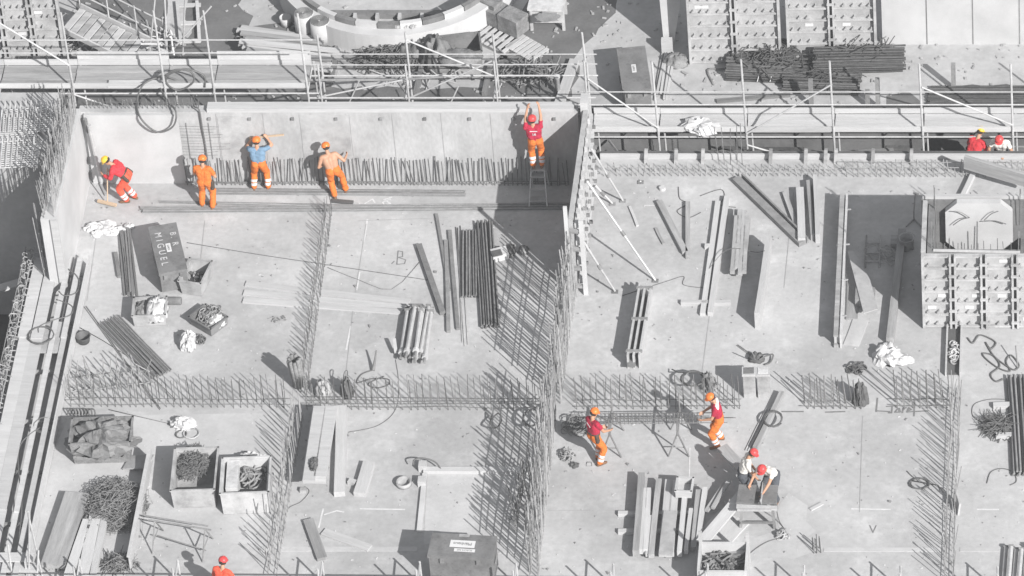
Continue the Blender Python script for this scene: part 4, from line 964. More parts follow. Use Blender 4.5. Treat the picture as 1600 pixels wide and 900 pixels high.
MB().box(k+z, (.62, .24, .008), az).build('sign', 'label', t); crate_text(t, 'Pl\u00e4nhaus', k+z+V((0, 0, .008)), -u, -v, .135, 'ink', off=.003)
MB().box(k+v*-.22+u*.08+z, (.52, .10, .008), az).build('sign', 'label', t); crate_text(t, 'FLACH AG', k+v*-.22+u*.08+z+V((0, 0, .008)), -u, -v, .08, 'ink', off=.003)
MB().box(k+v*.30+z, (.26, .09, .008), az).build('sticker', 'gbin', t)
# ------------------------------------------------------------------ upper right bay
gq = 'loose timbers scattered in the bay right of the dividing formwork'
for i, (a, b, w_, h_, m_, lb) in enumerate((
    ((1030, 318), (1071, 398), .16, .12, 'wood', 'grey timber lying at a slant beside an upright dark one'),
    ((1075, 320), (1075, 405), .12, .12, 'wood', 'grey timber lying straight, touching the slanted one'),
    ((984, 324), (996, 354), .07, .05, 'palewood', 'little thin lath nearest the raking props'),
    ((1025, 358), (1037, 382), .07, .05, 'wood', 'little dark lath before the slanted grey timber'),
    ((1098, 494), (1122, 318), .14, .10, 'palewood', 'long pale beam leaning over the cross timber'),
    ((1110, 494), (1136, 312), .14, .14, 'palewood', 'long pale beam paired beside the lumpy timber pile'),
    ((1064, 475), (1142, 475), .12, .10, 'palewood', 'short pale cross timber under the long pale beams'),
    ((1184, 514), (1202, 392), .14, .55, 'palewood', 'tall pale girder standing on edge with a wide shadow'),
    ((1150, 283), (1254, 384), .22, .14, 'steel', 'long dark steel beam lying diagonally'),
    ((1160, 280), (1262, 380), .05, .20, 'steel', 'thin dark flange beside the long diagonal steel beam'),
    ((1226, 304), (1247, 362), .12, .10, 'wood', 'slanted timber between the steel beam and the pale girder ends'),
    ((1250, 302), (1253, 382), .20, .22, 'palewood', 'thick pale timber resting across the end of the steel beam'),
    ((1263, 290), (1270, 376), .10, .20, 'wood', 'on-edge timber beside the thick pale one'),
    ((1274, 286), (1278, 380), .12, .30, 'palewood', 'tall on-edge timber at the outside of the group'))):
    plank(P(*a), P(*b), w_, h_, m_, lb, 'timber', 'timber', gq)
gt2 = 'rough timbers in the lumpy pile'
for i in range(12):
    x = 1146+(i % 4)*6+U(-1, 1); z = .1*(i//4)
    plank(P(x-2+U(-1, 1), 430+U(-8, 3), z), P(x+4+U(-1, 2), 334+U(-4, 8), z), .12, .10, 'ply' if i % 2 else 'wood', 'rough pale timber in the lumpy pile beside the paired beams', 'rough_timber', 'timber', gt2)
t = thing('channel_pair', 'upright pair of aluminium channels strapped together with a deep shadow', 'channel', P(990, 520))
for x, dx in ((982, 0), (991, 0), (1000, 0)):
    MB().beam(P(x, 576), P(x+19, 462), .05, .46).build('channel', 'galv', t)
for k in (.06, .5, .93):
    p = P(991, 576).lerp(P(1010, 462), k); MB().box(p+V((0, 0, .42)), (.42, .08, .06)).build('strap', 'steel', t)
MB().beam(P(986, 574, .2), P(1004, 464, .2), .2, .02).build('web', 'dark', t)
cable('looping cable beside the raking props', [(1060, 292), (1062, 310), (1074, 318), (1058, 330), (1075, 340), (1095, 332)], .011)
cable('looping pale cable before the steel beam', [(1094, 306), (1125, 296), (1132, 306), (1126, 320), (1150, 324)], .011)
cable('thin cable curling under the pale beams to the girder', [(972, 462), (1040, 440), (1068, 432), (1068, 445), (1100, 450)], .009)
cable('thin lead running over the lumpy pile', [(1100, 430), (1128, 396, .3), (1150, 388, .36), (1180, 394, .1), (1195, 392, .58)], .009)
solo('small_box', MB().box(P(1105, 388), (.12, .12, .12)), 'rag', 'tiny white box beside the long pale beam', 'box')
solo('tape_roll', MB().lathe([(.05, .003), (.09, .003), (.09, .08), (.05, .08)], P(1035, 296), 12), 'rag', 'small white roll by the foot of the raking props', 'roll')
t = thing('vibrator', 'dark concrete poker motor with hose lying in the open bay', 'machine', P(1182, 566))
solo_b = blob(P(1182, 562), .2, .16, .2, .35, 2.4, 81); solo_b.build('motor', 'black', t, True)
MB().tube(spline([P(1186, 562, .15), P(1198, 556, .2), P(1208, 554, .1), P(1204, 566, .05), P(1195, 570, .05)], 5), .02, 6).build('hose', 'cable', t)
MB().tube([P(1180, 562, .2), P(1176, 552, .6)], .015, 6).build('handle', 'steel', t)
bundle('thin rods lying by the poker motor', P(1152, 540), P(1176, 556), .03, 2, .012, 'steel', 1, name='rod_pair', lj=.02)
gbk = 'two tall grey canisters behind the bars'
for i, x in enumerate((1172, 1194)):
    t = thing('canister', ['grey open canister on the side of the coil, behind the bars', 'grey canister with white powder inside behind the bars'][i], 'canister', P(x, 616), gbk)
    c = P(x, 616); mb = MB()
    mb.box(c+V((0, 0, .003)), (.31, .28, .74), rad(3)); mb.build('body', 'gbin', t)
    MB().box(c+V((0, 0, .744)), (.35, .32, .06), rad(3)).build('rim', 'galv', t)
    MB().box(c+V((0, 0, .806)), (.26, .23, .012), rad(3)).build('filling', 'rag' if i else 'dark', t)
coil('dark hose coil lying by the canisters, bars behind', P(1083, 593, .3), .28, 4, .018, tail=[P(1060, 582, .3), P(1050, 577, .1)])
solo('tied_bag', blob(P(1108, 606), .17, .2, .45, .5, 2.6, 83, ridge=True), 'sack', 'dark tied bag beside the hose coil', 'bag')
# shaded strip
solo('ply_sheet', MB().prism([(P(1325, 405).x, P(1325, 405).y), (P(1335, 403).x, P(1336, 403).y), (P(1360, 450).x, P(1360, 450).y), (P(1372, 495).x, P(1372, 495).y), (P(1350, 502).x, P(1350, 502).y)][::-1], .25, .28), 'ply', 'many sided pale sheet raised at the end of the shaded strip', 'sheet')
solo('sheet_support', MB().box(P(1352, 470), (.5, .5, .25)), 'wood', 'timber blocks holding up the many sided sheet', 'block')
plank(P(1331, 500), P(1333, 420), .3, .05, 'wood', 'weathered board lying along the upstand form')
plank(P(1330, 540), P(1345, 500), .4, .03, 'pour', 'thin pale sheet by the end of the upstand form')
plank(P(1391, 538), P(1410, 368), .2, .24, 'wood', 'long heavy timber half in the shade of the shaft form', 'heavy_timber', 'timber')
solo('timber_support', MB().box(P(1410, 384), (.6, .35, .22)), 'wood', 'rough blocks under the far end of the heavy timber', 'block')
solo('bucket', MB().lathe([(.01, .01), (.15, .01), (.2, .36), (.22, .38), (.18, .37), (.13, .05), (.01, .05)], P(1417, 388), 16), 'gbin', 'grey bucket standing in the shade next to the heavy timber', 'bucket', smooth=True)
heap('dark tangle of reinforcement standing in the shaded strip', P(1378, 402), .42, .4, .3, 9, .012, 'rebarl', size=.45)
t = thing('rebar_chair', 'welded dark bar chair in the shaded strip', 'bar chair', P(1362, 400))
for x in (1352, 1374): MB().tube([P(x, 418, .02), P(x+2, 368, .1)], .022, 6).build('rail', 'rebarl', t)
for y in (380, 395, 408): MB().tube([P(1352, y, .05), P(1374, y, .05)], .022, 6).build('rung', 'rebarl', t)
t = thing('lifting_chain', 'chain sling hanging to the shaded floor from the trench edge', 'chain', P(1428, 345))
MB().tube([P(1430, 305, .6), P(1428, 330, .3), P(1428, 344, .02)], .02, 6).build('chain', 'steel', t)
for s in (-12, 12): MB().tube([P(1428, 342, .03), P(1428+s, 354, .02)], .02, 6).build('leg', 'steel', t)
solo('white_sheet', blob(P(1386, 558), .32, .38, .28, .6, 1.5, 85, ridge=True, n=24), 'rag', 'crumpled white sheet at the end of the heavy timber', 'plastic sheet')
solo('white_sheet', blob(P(1405, 564), .34, .18, .12, .7, 1.6, 87, ridge=True, n=18), 'rag', 'flat white scrap touching the crumpled sheet', 'plastic sheet')
heap('dark knot of hose before the crumpled white sheet', P(1344, 578), .26, .16, .12, 16, .02, 'cable', 'loop', size=.26)
solo('black_bag', blob(P(1345, 628), .2, .2, .6, .35, 2.6, 89, ridge=True), 'black', 'black bag hanging among the short group of bars', 'bag')
t = thing('floor_slot', 'dark slot box let into the floor and filled with cable', 'slot', P(1490, 540))
a, b = P(1484, 570), P(1497, 512)
MB().box((a+b)/2+V((0, 0, .004)), (.32, 2.2, .012)).build('base', 'black', t)
for s in (-.18, .18): MB().box((a+b)/2+V((s, 0, .004)), (.04, 2.3, .14)).build('side', 'palewood', t)
heap('cable stuffed in the slot of the floor', P(1489, 552), .1, .4, .1, 18, .02, 'galv', 'loop', size=.2)
cable('dark tangle of cable on bare floor by the picture edge', [(1512, 528), (1520, 536), (1530, 524), (1545, 528), (1556, 536), (1548, 545), (1540, 535), (1552, 555), (1570, 570), (1585, 578), (1592, 570), (1580, 555), (1572, 565), (1578, 580), (1560, 575), (1540, 560), (1536, 552), (1552, 556), (1562, 572), (1548, 585), (1556, 596), (1568, 592)], .022)
cable('upright thin pipe and lead near the cable tangle', [(1590, 575, .02), (1588, 550, .3), (1587, 540, .4)], .018, 'steel', 'thin_pipe', 'pipe')
bundle('tall dark stack of steel bars at the picture edge', P(1592, 594), P(1602, 744), .60, 16, .035, 'steel', 3, lj=.01)
heap('dark heap of tie wire beside the steel bars', P(1562, 668), .42, .34, .25, 160, .010, 'rebar', 'x', size=.5)
for i, (x, y) in enumerate(((1566, 637), (1570, 684))): plank(P(x-14, y), P(x+14, y-1), .14, .12, 'palewood', ['pale block under the steel bars, behind the tie wire', 'pale block under the steel bars, before the tie wire'][i], 'block', 'block')
cable('loop of dark strap on the floor near the edge', [(1542, 755), (1548, 738), (1565, 732), (1583, 738), (1588, 752), (1578, 758)], .012, name='strap', cat='strap')
cable('thin strap curling above the tie wire heap', [(1535, 660), (1520, 650), (1522, 632), (1545, 624), (1572, 624)], .010, name='strap', cat='strap')
# ------------------------------------------------------------------ lower right bay
t = thing('beam_cage', 'long rebar beam cage lying on two trestles between the bar fixers', 'rebar cage', P(1020, 690, .0))
zt = .78
A, B = P(946, 694, 0)+V((0, 0, zt)), P(1128, 692, 0)+V((0, 0, zt))
for dy in (-.09, .09):
    for dz in (0, .17):
        MB().tube([A+V((-.1, dy, dz)), B+V((.1+U(0, .3), dy, dz))], .012, 5).build('bar', 'rebar', t)
for i in range(26):
    p = A.lerp(B, (i+.5)/26*.85); q = [p+V(k) for k in ((0, -.1, -.02), (0, .1, -.02), (0, .1, .18), (0, -.1, .18), (0, -.1, -.02))]
    MB().tube(q, .008, 4).build('stirrup', 'rebar', t)
for i, k in enumerate((.06, .64)):
    p = A.lerp(B, k); t = thing('trestle', ['dark steel trestle beside the bar fixer in the left of the pair', 'dark steel trestle under the middle of the beam cage'][i].replace('in the left of the pair', 'near the wire tangle'), 'trestle', V((p.x, p.y, 0)), 'trestles under the beam cage')
    MB().tube([p+V((0, -.5, -.035)), p+V((0, .5, -.035))], .03, 6).build('rail', 'steel', t)
    for s in (-1, 1):
        for e in (-1, 1): MB().tube([p+V((0, .42*s, -.04)), V((p.x+.26*e, p.y+.5*s, .01))], .022, 6).build('leg', 'steel', t)
        MB().tube([p+V((.15, .45*s, -.5)), p+V((-.15, .45*s, -.5))], .015, 6).build('brace', 'steel', t)
        MB().tube([p+V((0, .46*s, -.03)), p+V((0, .46*s, .5))], .02, 6).build('upright', 'steel', t)
heap('dark tangle of tie wire behind the bar fixer', P(905, 668), .28, .2, .3, 36, .010, 'rebar', 'loop', size=.4)
heap('small tangle of links by the foot of the middle cage', P(886, 712), .14, .14, .16, 16, .014, 'rebarl', 'loop', size=.22)
solo('pouch', blob(P(898, 728), .1, .1, .08, .5, 2.6, 91), 'black', 'small black pouch on the floor near the bar fixer', 'pouch')
cable('tiny square wire frame on the floor by the pouch', [(917, 722), (924, 722), (925, 728), (916, 728), (917, 722)], .008, 'steel', 'wire_frame', 'wire', k=1)
plank(P(1222, 618, .02), P(1180, 705, .02), .12, .16, 'wood', 'long timber leading to the white shirted sawyers')
bundle('thin poles lying beside the long timber', P(1202, 640), P(1170, 705), .14, 3, .02, 'galv', 1, name='pole_pair', lj=.03)
coil('hose coil lying on the long timber', P(1209, 656, .16), .22, 3, .016, sq=1.3)
gw2 = 'sawn timbers laid out for the saw bench'
for i, (x0_, y0_, x1_, y1_, w_, h_, m_) in enumerate(((994, 870, 1003, 748, .16, .22, 'wood'), (1001, 866, 1008, 770, .12, .18, 'palewood'), (1009, 866, 1014, 770, .12, .18, 'palewood'), (1018, 872, 1030, 754, .14, .14, 'wood'), (1012, 870, 1016, 810, .10, .12, 'palewood'), (1036, 870, 1046, 756, .20, .16, 'palewood'), (1047, 870, 1056, 757, .20, .16, 'palewood'), (1040, 868, 1048, 800, .34, .05, 'ply'), (1062, 870, 1071, 772, .12, .20, 'palewood'), (1072, 866, 1080, 800, .10, .14, 'palewood'), (1084, 860, 1092, 770, .14, .12, 'wood'), (1092, 848, 1102, 768, .12, .16, 'palewood'))):
    plank(P(x0_, y0_, .11+(.17 if i == 7 else 0)), P(x1_, y1_, .11+(.17 if i == 7 else 0)), w_, h_, m_, 'sawn timber lying on cross battens before the saw bench', 'sawn_timber', 'timber', gw2)
for i, y in enumerate((805, 833)): plank(P(966, y), P(1100, y-1), .12, .10, 'palewood', ['farther pale cross batten under the sawn timbers', 'nearer pale cross batten under the sawn timbers'][i], 'cross_batten', 'timber')
t = bin_('small open wooden box on the sawn timbers', P(1070, 768, .28), .40, .5, .22, rad(-3), 'palewood', name='wooden_box', cat='box', taper=.0, th=.03)
for i, (a, b, z, w_) in enumerate((((1096, 850), (1172, 760), .25, .30), ((1104, 800), (1134, 756), .2, .10), ((1114, 796), (1140, 752), .26, .10), ((1080, 842), (1096, 800), .05, .16), ((1112, 848), (1148, 808), .0, .9), ((1128, 700), (1166, 740), .3, .3))):
    plank(P(*a, z), P(*b, z+(.35 if i == 0 else 0)), w_, .07 if i != 4 else .04, 'palewood' if i in (0, 3, 4) else 'wood', ['long pale plank sloping up to the saw bench', 'narrow offcut in the shadow of the sawyers', 'second narrow offcut, beside the other in the sawyers shadow', 'short pale timber under the sloping plank', 'broad sheet lying at the foot of the saw bench', 'board held in the shade behind the sawyers'][i], 'plank')
t = thing('saw_bench', 'dark steel saw bench the white shirted men lean over', 'saw bench', P(1186, 825))
c = P(1184, 826); c.z = 0
for dx, w_ in ((-.27, .44), (.27, .44)): MB().box(c+V((dx, .42, .74)), (w_, .66, .05), rad(-3)).build('table', 'dark', t)
MB().box(c+V((0, .0, .70)), (1.0, .12, .05), rad(-3)).build('rail', 'galv', t)
MB().box(c+V((.12, .42, .795)), (.04, .7, .10), rad(-3)).build('fence', 'galv', t)
mb = MB(); q = c+V((.12, .2, .795))
mb.prism([(q.x-.16+.16*(1-math.cos(a*.314))-.0, 0) for a in range(3)], 0, 0) if False else None
mb.add([(q.x+dx, q.y+.17*math.cos(a*math.pi/10), q.z+.15*math.sin(a*math.pi/10)) for dx in (-.004, .004) for a in range(11)], [tuple(range(11)), tuple(range(21, 10, -1))]+[(a, a+11, (a+1) % 11+11, (a+1) % 11) for a in range(11)])
mb.build('blade', 'galv', t)
for sx in (-.42, .42):
    for sy in (-.02, .72): MB().beam(c+V((sx, sy, .004)), c+V((sx*.9, sy*.92+.02, .735)), .07, .07, (0, 1, 0)).build('leg', 'steel', t)
for sy in (-.02, .72): MB().beam(c+V((-.42, sy, .2)), c+V((.42, sy, .2)), .05, .05).build('rail', 'steel', t)
MB().box(c+V((.05, .45, .42)), (.36, .3, .28)).build('motor_box', 'dark', t)
MB().box(c+V((-.05, -.14, .74)), (.85, .05, .05)).build('rail', 'galv', t)
cable('dark power lead from the saw bench across the floor', [(1214, 800, .4), (1218, 815, .05), (1228, 836), (1200, 846), (1180, 858), (1160, 875)], .013, name='lead', cat='cable')
heap('wood offcuts and lead at the foot of the saw bench', P(1222, 838), .16, .12, .1, 14, .02, 'gbin', 'loop', size=.2)
t = thing('timber_crate', 'open pale timber crate of offcuts at the bottom edge', 'crate', P(1130, 905))
c = P(1131, 912); c.z = 0
for sx in (-.58, .58): MB().box(c+V((sx, .2, .003)), (.06, 1.0, .75)).build('side', 'white', t)
for sy in (-.3, .7): MB().box(c+V((0, sy, .003)), (1.1, .06, .72)).build('side', 'white', t)
for sx in (-.58, .58):
    MB().box(c+V((sx, .74, .003)), (.09, .07, 1.05)).build('post', 'palewood', t)
heap('offcuts filling the pale timber crate', P(1131, 900), .4, .35, .25, 60, .03, 'darkwood', 'x', 'offcut_heap', 'offcut heap', .3, .4)
plank(P(1120, 858, .3), P(1160, 868, .5), .3, .04, 'ply', 'pale sheet tilted behind the timber crate', 'sheet', 'sheet')
plank(P(1266, 797), P(1285, 787), .10, .03, 'palewood', 'lone pale chip of board on the open floor', 'offcut', 'offcut')
coil('dark coil of cable on the floor beside the joint bars', P(1438, 757), .24, 3, .016, sq=.8, tail=[P(1465, 758), P(1475, 768, .1)])
cable('short bent end of the cable coil', [(1417, 736), (1425, 744), (1436, 752)], .013)
solo('leaning_sheet', MB().hexa([P(1489, 782), P(1496, 806), P(1499, 805), P(1492, 781)], [p+V((.05, 0, .4)) for p in (P(1489, 782), P(1496, 806), P(1499, 805), P(1492, 781))]), 'palewood', 'small white board standing among the joint bars', 'board')
rebar_row('few thin bars in the floor by the saw bench', P(1268, 862), P(1285, 860), .5, .08, 2, .15, 'rebar', .014, 0, (), .05)
gpb = 'steel props bundled at the bottom corner'
for i in range(6):
    x = 1568+i*8; a, b = P(x, 905, .06+.12*(i % 2)), P(x+4, 855+U(-4, 4), .06+.12*(i % 2))
    t = thing('steel_prop', 'grey steel prop lying in the bundle at the bottom corner', 'prop', a, gpb)
    MB().tube([a, b], .055, 8).build('tube', 'galv', t); MB().box(b+V((0, 0, -.05)), (.12, .03, .12)).build('end_plate', 'steel', t)

# ------------------------------------------------------------------ marks on the floor
def mark(name, lines, w_, m, label): return solo(name, strokes(lines, w_, .006), m, label, 'floor marking', kind=None)
mark('chalk_mark', [[(574, 343), (568, 378)], [(562, 425), (557, 453)], [(548, 510), (541, 546)]], .05, 'chalk', 'broken white chalk line down the open bay')
mark('chalk_mark', [[(612, 308), (600, 312), (610, 318), (600, 320), (598, 316), (610, 311)], [(570, 318), (582, 311), (586, 317)]], .04, 'chalk', 'white chalk figures at the foot of the wall')
mark('drawn_letter', [[(622, 392), (620, 413)], [(622, 392), (629, 393), (629, 401), (622, 402)], [(622, 402), (634, 406), (632, 412), (620, 413)], [(612, 412), (616, 408)]], .03, 'ink', 'letter B drawn on the floor of the open bay')
mark('drawn_word', [[(1369, 643), (1371, 622)], [(1371, 642), (1390, 643)], [(1385, 635), (1402, 634)], [(1394, 635), (1393, 645), (1388, 645)], [(1403, 638), (1398, 644), (1405, 644), (1405, 638), (1407, 644)], [(1410, 645), (1411, 638), (1416, 637)], [(1418, 642), (1424, 640), (1420, 637), (1417, 644), (1426, 643)], [(1427, 643), (1450, 642)], [(1428, 650), (1429, 626)]], .045, 'ink', 'word Jare written between two ticks on the floor')
mark('drawn_mark', [[(1359, 821), (1364, 832), (1369, 821)]], .03, 'ink', 'small tick shape drawn on the floor')
mark('chalk_mark', [[(1331, 795), (1391, 796)]], .05, 'chalk', 'white chalk dash in the open floor before the heap of joint bars')
mark('chalk_mark', [[(1527, 796), (1560, 796)]], .05, 'chalk', 'white chalk dash beyond the joint bars')
mark('chalk_mark', [[(505, 795), (498, 824)], [(507, 804), (526, 798), (537, 800)], [(563, 795), (632, 796)]], .045, 'chalk', 'white chalk arrow before the big dark box')
mark('drawn_line', [[(1222, 643), (1255, 643)], [(1290, 644), (1320, 643)]], .05, 'ink', 'broken dark line along the short groups of bars')
mark('chalk_mark', [[(1022, 321), (1008, 321)], [(1078, 700), (1077, 745)]], .03, 'chalk', 'short chalk dashes in the bays right of the cage')
struct('floor_joint', strokes([[(1132, 310), (1096, 590)], [(806, 798), (1130, 796)], [(1348, 650), (1343, 800)], [(150, 372), (136, 470)], [(320, 345), (312, 420)], [(572, 350), (552, 480), (536, 625)], [(1240, 300), (1225, 450)], [(700, 340), (560, 345)]], .018, .0075), 'joint')
# crumbs on the floor
mb = MB()
for i in range(650):
    x, y = U(60, 1600), U(290, 900); p = P(x, y); s = U(.008, .03)*(1 if U(0, 1) < .93 else 2)
    mb.box(p+V((0, 0, .003)), (s*U(.8, 2.4), s, s*.7), U(0, 3))
tag(mb.build('debris', 'steel'), 'crumbs and chips scattered over the floor', 'debris', kind='stuff')
mb = MB()
for i in range(500):
    x, y = U(60, 1600), U(290, 900); p = P(x, y); s = U(.01, .03)
    mb.box(p+V((0, 0, .003)), (s*U(.8, 3.0), s, s*.5), U(0, 3))
tag(mb.build('pale_debris', 'rag'), 'pale crumbs and chips scattered over the floor', 'debris', kind='stuff')
for i in range(6):
    y0_ = U(30, 160); 
mb = MB()
for i in range(480):
    x, y = U(100, 1600), U(5, 165); p = P(x, y); s = U(.02, .07)
    mb.box(p+V((0, 0, .009)), (s*U(.8, 3.0), s, s*.6), U(0, 3))
tag(mb.build('yard_debris', 'gbin'), 'bits of rubble scattered over the yard', 'debris', kind='stuff')

# ------------------------------------------------------------------ people
def capsule(mb, a, ra, b, rb, n=12, k=4):
    a, b = V(a), V(b); d = (b-a); L = d.length
    d = d/L if L > 1e-6 else V((0, 0, 1)); x = d.orthogonal().normalized(); y = d.cross(x); k0 = len(mb.v); rings = []
    for i in range(k+1):
        t = -math.pi/2+math.pi/2*i/k; rings.append((a+d*(ra*math.sin(t)), max(ra*math.cos(t), 1e-4)))
    for i in range(k+1):
        t = math.pi/2*i/k; rings.append((b+d*(rb*math.sin(t)), max(rb*math.cos(t), 1e-4)))
    for c, r in rings:
        for j in range(n):
            q = 2*math.pi*j/n; mb.v.append(c+x*(r*math.cos(q))+y*(r*math.sin(q)))
    m = len(rings)
    for i in range(m-1):
        for j in range(n): mb.f.append((k0+i*n+j, k0+i*n+(j+1) % n, k0+(i+1)*n+(j+1) % n, k0+(i+1)*n+j))
    mb.f.append(tuple(k0+j for j in range(n-1, -1, -1))); mb.f.append(tuple(k0+(m-1)*n+j for j in range(n)))

def ik(a, c, l1, l2, pole):
    d = c-a; L = min(d.length, (l1+l2)*.995); dn = d.normalized(); c = a+dn*L
    x = (l1*l1-l2*l2+L*L)/(2*L); h = math.sqrt(max(l1*l1-x*x, 0)); pl = pole-dn*pole.dot(dn)
    if pl.length < 1e-4: pl = dn.orthogonal()
    return a+dn*x+pl.normalized()*h, c

def person(label, foot, face, lean=5, side=0, hip=(0, 0, .90), feet=((-.12, .02), (.12, -.02)), hands=((-.28, .1, .82), (.28, .1, .82)), head=(15, 0), z0=0., s=1.0,
           top='vest', legs='orange', helmet='hyellow', sleeve=.55, bands=True, belt=False, elbow=None, knee=(0, 1, .1), hair=True, grip=.6, twist=0, group='workers on the site', base=None, shoulder_mark=None):
    base = V(base) if base is not None else P(foot[0], foot[1], z0)
    yaw = rad(face); F = V((-math.sin(yaw), math.cos(yaw), 0)); R = V((F.y, -F.x, 0)); Z = V((0, 0, 1))
    def W(p): return base+(R*p[0]+F*p[1]+Z*p[2])*s
    caps = []
    def cap(a, ra, b, rb, reg): caps.append((V(a), ra*s, V(b), rb*s, reg))
    pel = W(hip); sp = (R*math.sin(rad(side))+F*math.sin(rad(lean))+Z*math.cos(rad(lean))*math.cos(rad(side))).normalized()
    sh = Matrix.Rotation(rad(twist), 3, sp) @ R; sh = (sh-sp*sh.dot(sp)).normalized(); fr = Z.cross(R) * 1.0; fr = sp.cross(sh) * -1 if sp.cross(sh).dot(F) < 0 else sp.cross(sh)
    ch = pel+sp*(.34*s); nk = pel+sp*(.505*s)
    # trunk
    for q in (-1, 1):
        cap(pel+R*(q*.080*s)-Z*.02*s, .122, pel+sp*.14*s+sh*(q*.066*s), .108, legs)
        cap(pel+sp*.16*s+sh*(q*.068*s), .116, ch+sh*(q*.09*s), .124, top)
        cap(ch+sh*(q*.09*s), .124, pel+sp*.445*s+sh*(q*.12*s), .078, top)
        cap(pel+sp*.45*s+sh*(q*.05*s), .07, pel+sp*.455*s+sh*(q*.165*s), .068, top if top != 'skin' else 'skin')
    cap(pel+sp*.12*s, .11, ch, .125, top)
    cap(nk-sp*.04*s, .058, nk+sp*.07*s, .052, 'skin')
    if belt:
        for i in range(14):
            a0, a1 = 2*math.pi*i/14, 2*math.pi*(i+1)/14
            f = lambda a: pel+sp*.13*s+sh*(.175*s*math.cos(a))+fr*(.118*s*math.sin(a))
            cap(f(a0), .026, f(a1), .026, 'belt')
        for q, w_ in ((-1, .05), (1, .06)): cap(pel+sp*.08*s+sh*(q*.17*s)-fr*.03*s, w_, pel-sp*.06*s+sh*(q*.19*s)-fr*.03*s, w_*.9, 'belt')
    # head
    hp, ht = rad(head[0]), rad(head[1])
    hf = Matrix.Rotation(ht, 3, 'Z') @ F; hr = hf.cross(Z)
    hu = (sp*.35+Z*.65).normalized(); hu = Matrix.Rotation(-hp, 3, hr) @ hu; hf = (Matrix.Rotation(-hp, 3, hr) @ hf); hf = (hf-hu*hf.dot(hu)).normalized(); hr = hf.cross(hu)
    hc = nk+sp*.06*s+hu*.13*s+hf*.015*s
    cap(hc+hu*.03*s-hf*.02*s, .088, hc+hu*.03*s+hf*.018*s, .085, 'skin')
    cap(hc-hu*.02*s+hf*.01*s, .075, hc-hu*.085*s+hf*.045*s, .045, 'skin')
    cap(hc+hu*.015*s+hf*.098*s, .009, hc-hu*.02*s+hf*.112*s, .014, 'skin')          # nose
    cap(hc-hu*.055*s+hf*.088*s-hr*.02*s, .010, hc-hu*.055*s+hf*.088*s+hr*.02*s, .010, 'skin')   # lips
    for q in (-1, 1): cap(hc+hr*(q*.083*s)+hu*.015*s, .016, hc+hr*(q*.084*s)-hu*.025*s, .012, 'skin')
    # legs
    for i, q in enumerate((-1, 1)):
        f = feet[i]; fz = f[2] if len(f) > 2 else 0.
        ank = W((f[0], f[1], .10+fz)); hj = pel+R*(q*.09*s)-Z*.03*s
        kp = R*knee[0]*q+F*knee[1]+Z*knee[2]+R*(.15*q)
        kn, ank = ik(hj, ank, .435*s, .43*s, kp)
        cap(hj, .112, kn, .083, legs); cap(kn, .083, kn.lerp(ank, .45), .080, legs)
        if bands: cap(kn.lerp(ank, .50), .083, kn.lerp(ank, .58), .083, 'band'); cap(kn.lerp(ank, .62), .081, kn.lerp(ank, .70), .081, legs); cap(kn.lerp(ank, .72), .082, kn.lerp(ank, .80), .082, 'band'); cap(kn.lerp(ank, .82), .078, kn.lerp(ank, .93), .076, legs)
        else: cap(kn.lerp(ank, .45), .080, kn.lerp(ank, .92), .075, legs)
        tf = (F+R*(.25*q)).normalized(); down = V((ank.x, ank.y, ank.z-.055*s))
        cap(ank-Z*.0*s, .055, down, .05, 'boots'); cap(down-tf*.05*s, .046, down+tf*.13*s, .040, 'boots'); cap(down+tf*.13*s, .042, down+tf*.17*s, .036, 'boots')
    # arms and hands
    fing = []
    for i, q in enumerate((-1, 1)):
        so_ = pel+sp*.445*s+sh*(q*.195*s); hd = W(hands[i])
        ep = (R*(q*.6)-F*.6-Z*.6) if elbow is None else (R*(elbow[0]*q)+F*elbow[1]+Z*elbow[2])
        el, wr = ik(so_, hd, .29*s, .26*s, ep)
        up_, fo = (top if top != 'skin' else 'skin'), 'skin'
        m1 = so_.lerp(el, min(sleeve, 1.))
        cap(so_, .064, m1, .056, up_)
        if sleeve < 1: cap(m1, .050, el, .043, fo); cap(el, .043, wr, .030, fo)
        else:
            m2 = el.lerp(wr, min(sleeve-1, .95)); cap(el, .052, m2, .045, up_); cap(m1, .056, el, .052, up_); cap(m2, .038, wr, .030, fo)
        d = (wr-el).normalized(); nn = (F*.5-R*q*.8+V((0, 0, .1))); nn = (nn-d*nn.dot(d)).normalized(); lt = d.cross(nn)
        pk = wr+d*.085*s
        for e in (-1, 0, 1): cap(wr+lt*(.012*e*s), .022, pk+lt*(.026*e*s), .017, 'skin')
        for j, (off, ln) in enumerate(((-.036, .075), (-.012, .088), (.012, .083), (.035, .066))):
            p0 = pk+lt*(off*s); c1 = grip*.7; c2 = grip*1.6
            p1 = p0+(d*math.cos(c1)+nn*math.sin(c1))*(ln*.5*s); p2 = p1+(d*math.cos(c2)+nn*math.sin(c2))*(ln*.5*s)
            cap(p0, .0105, p1, .0098, 'skin'); cap(p1, .0098, p2, .0085, 'skin')
        th0 = wr+d*.025*s-lt*.028*s; th1 = th0+(d*.6-lt*.6+nn*.35).normalized()*.045*s; th2 = th1+(d*.8+nn*.6).normalized()*.035*s
        cap(th0, .014, th1, .012, 'skin'); cap(th1, .012, th2, .010, 'skin')
    mb = MB()
    for c in caps: capsule(mb, c[0], c[1], c[2], c[3])
    me = bpy.data.meshes.new('tmp'); me.from_pydata([tuple(v) for v in mb.v], [], mb.f)
    tmp = bpy.data.objects.new('tmp', me); C.objects.link(tmp)
    md = tmp.modifiers.new('r', 'REMESH'); md.mode = 'VOXEL'; md.voxel_size = .0115*s; md.use_smooth_shade = True
    sm = tmp.modifiers.new('s', 'SMOOTH'); sm.factor = .5; sm.iterations = 3
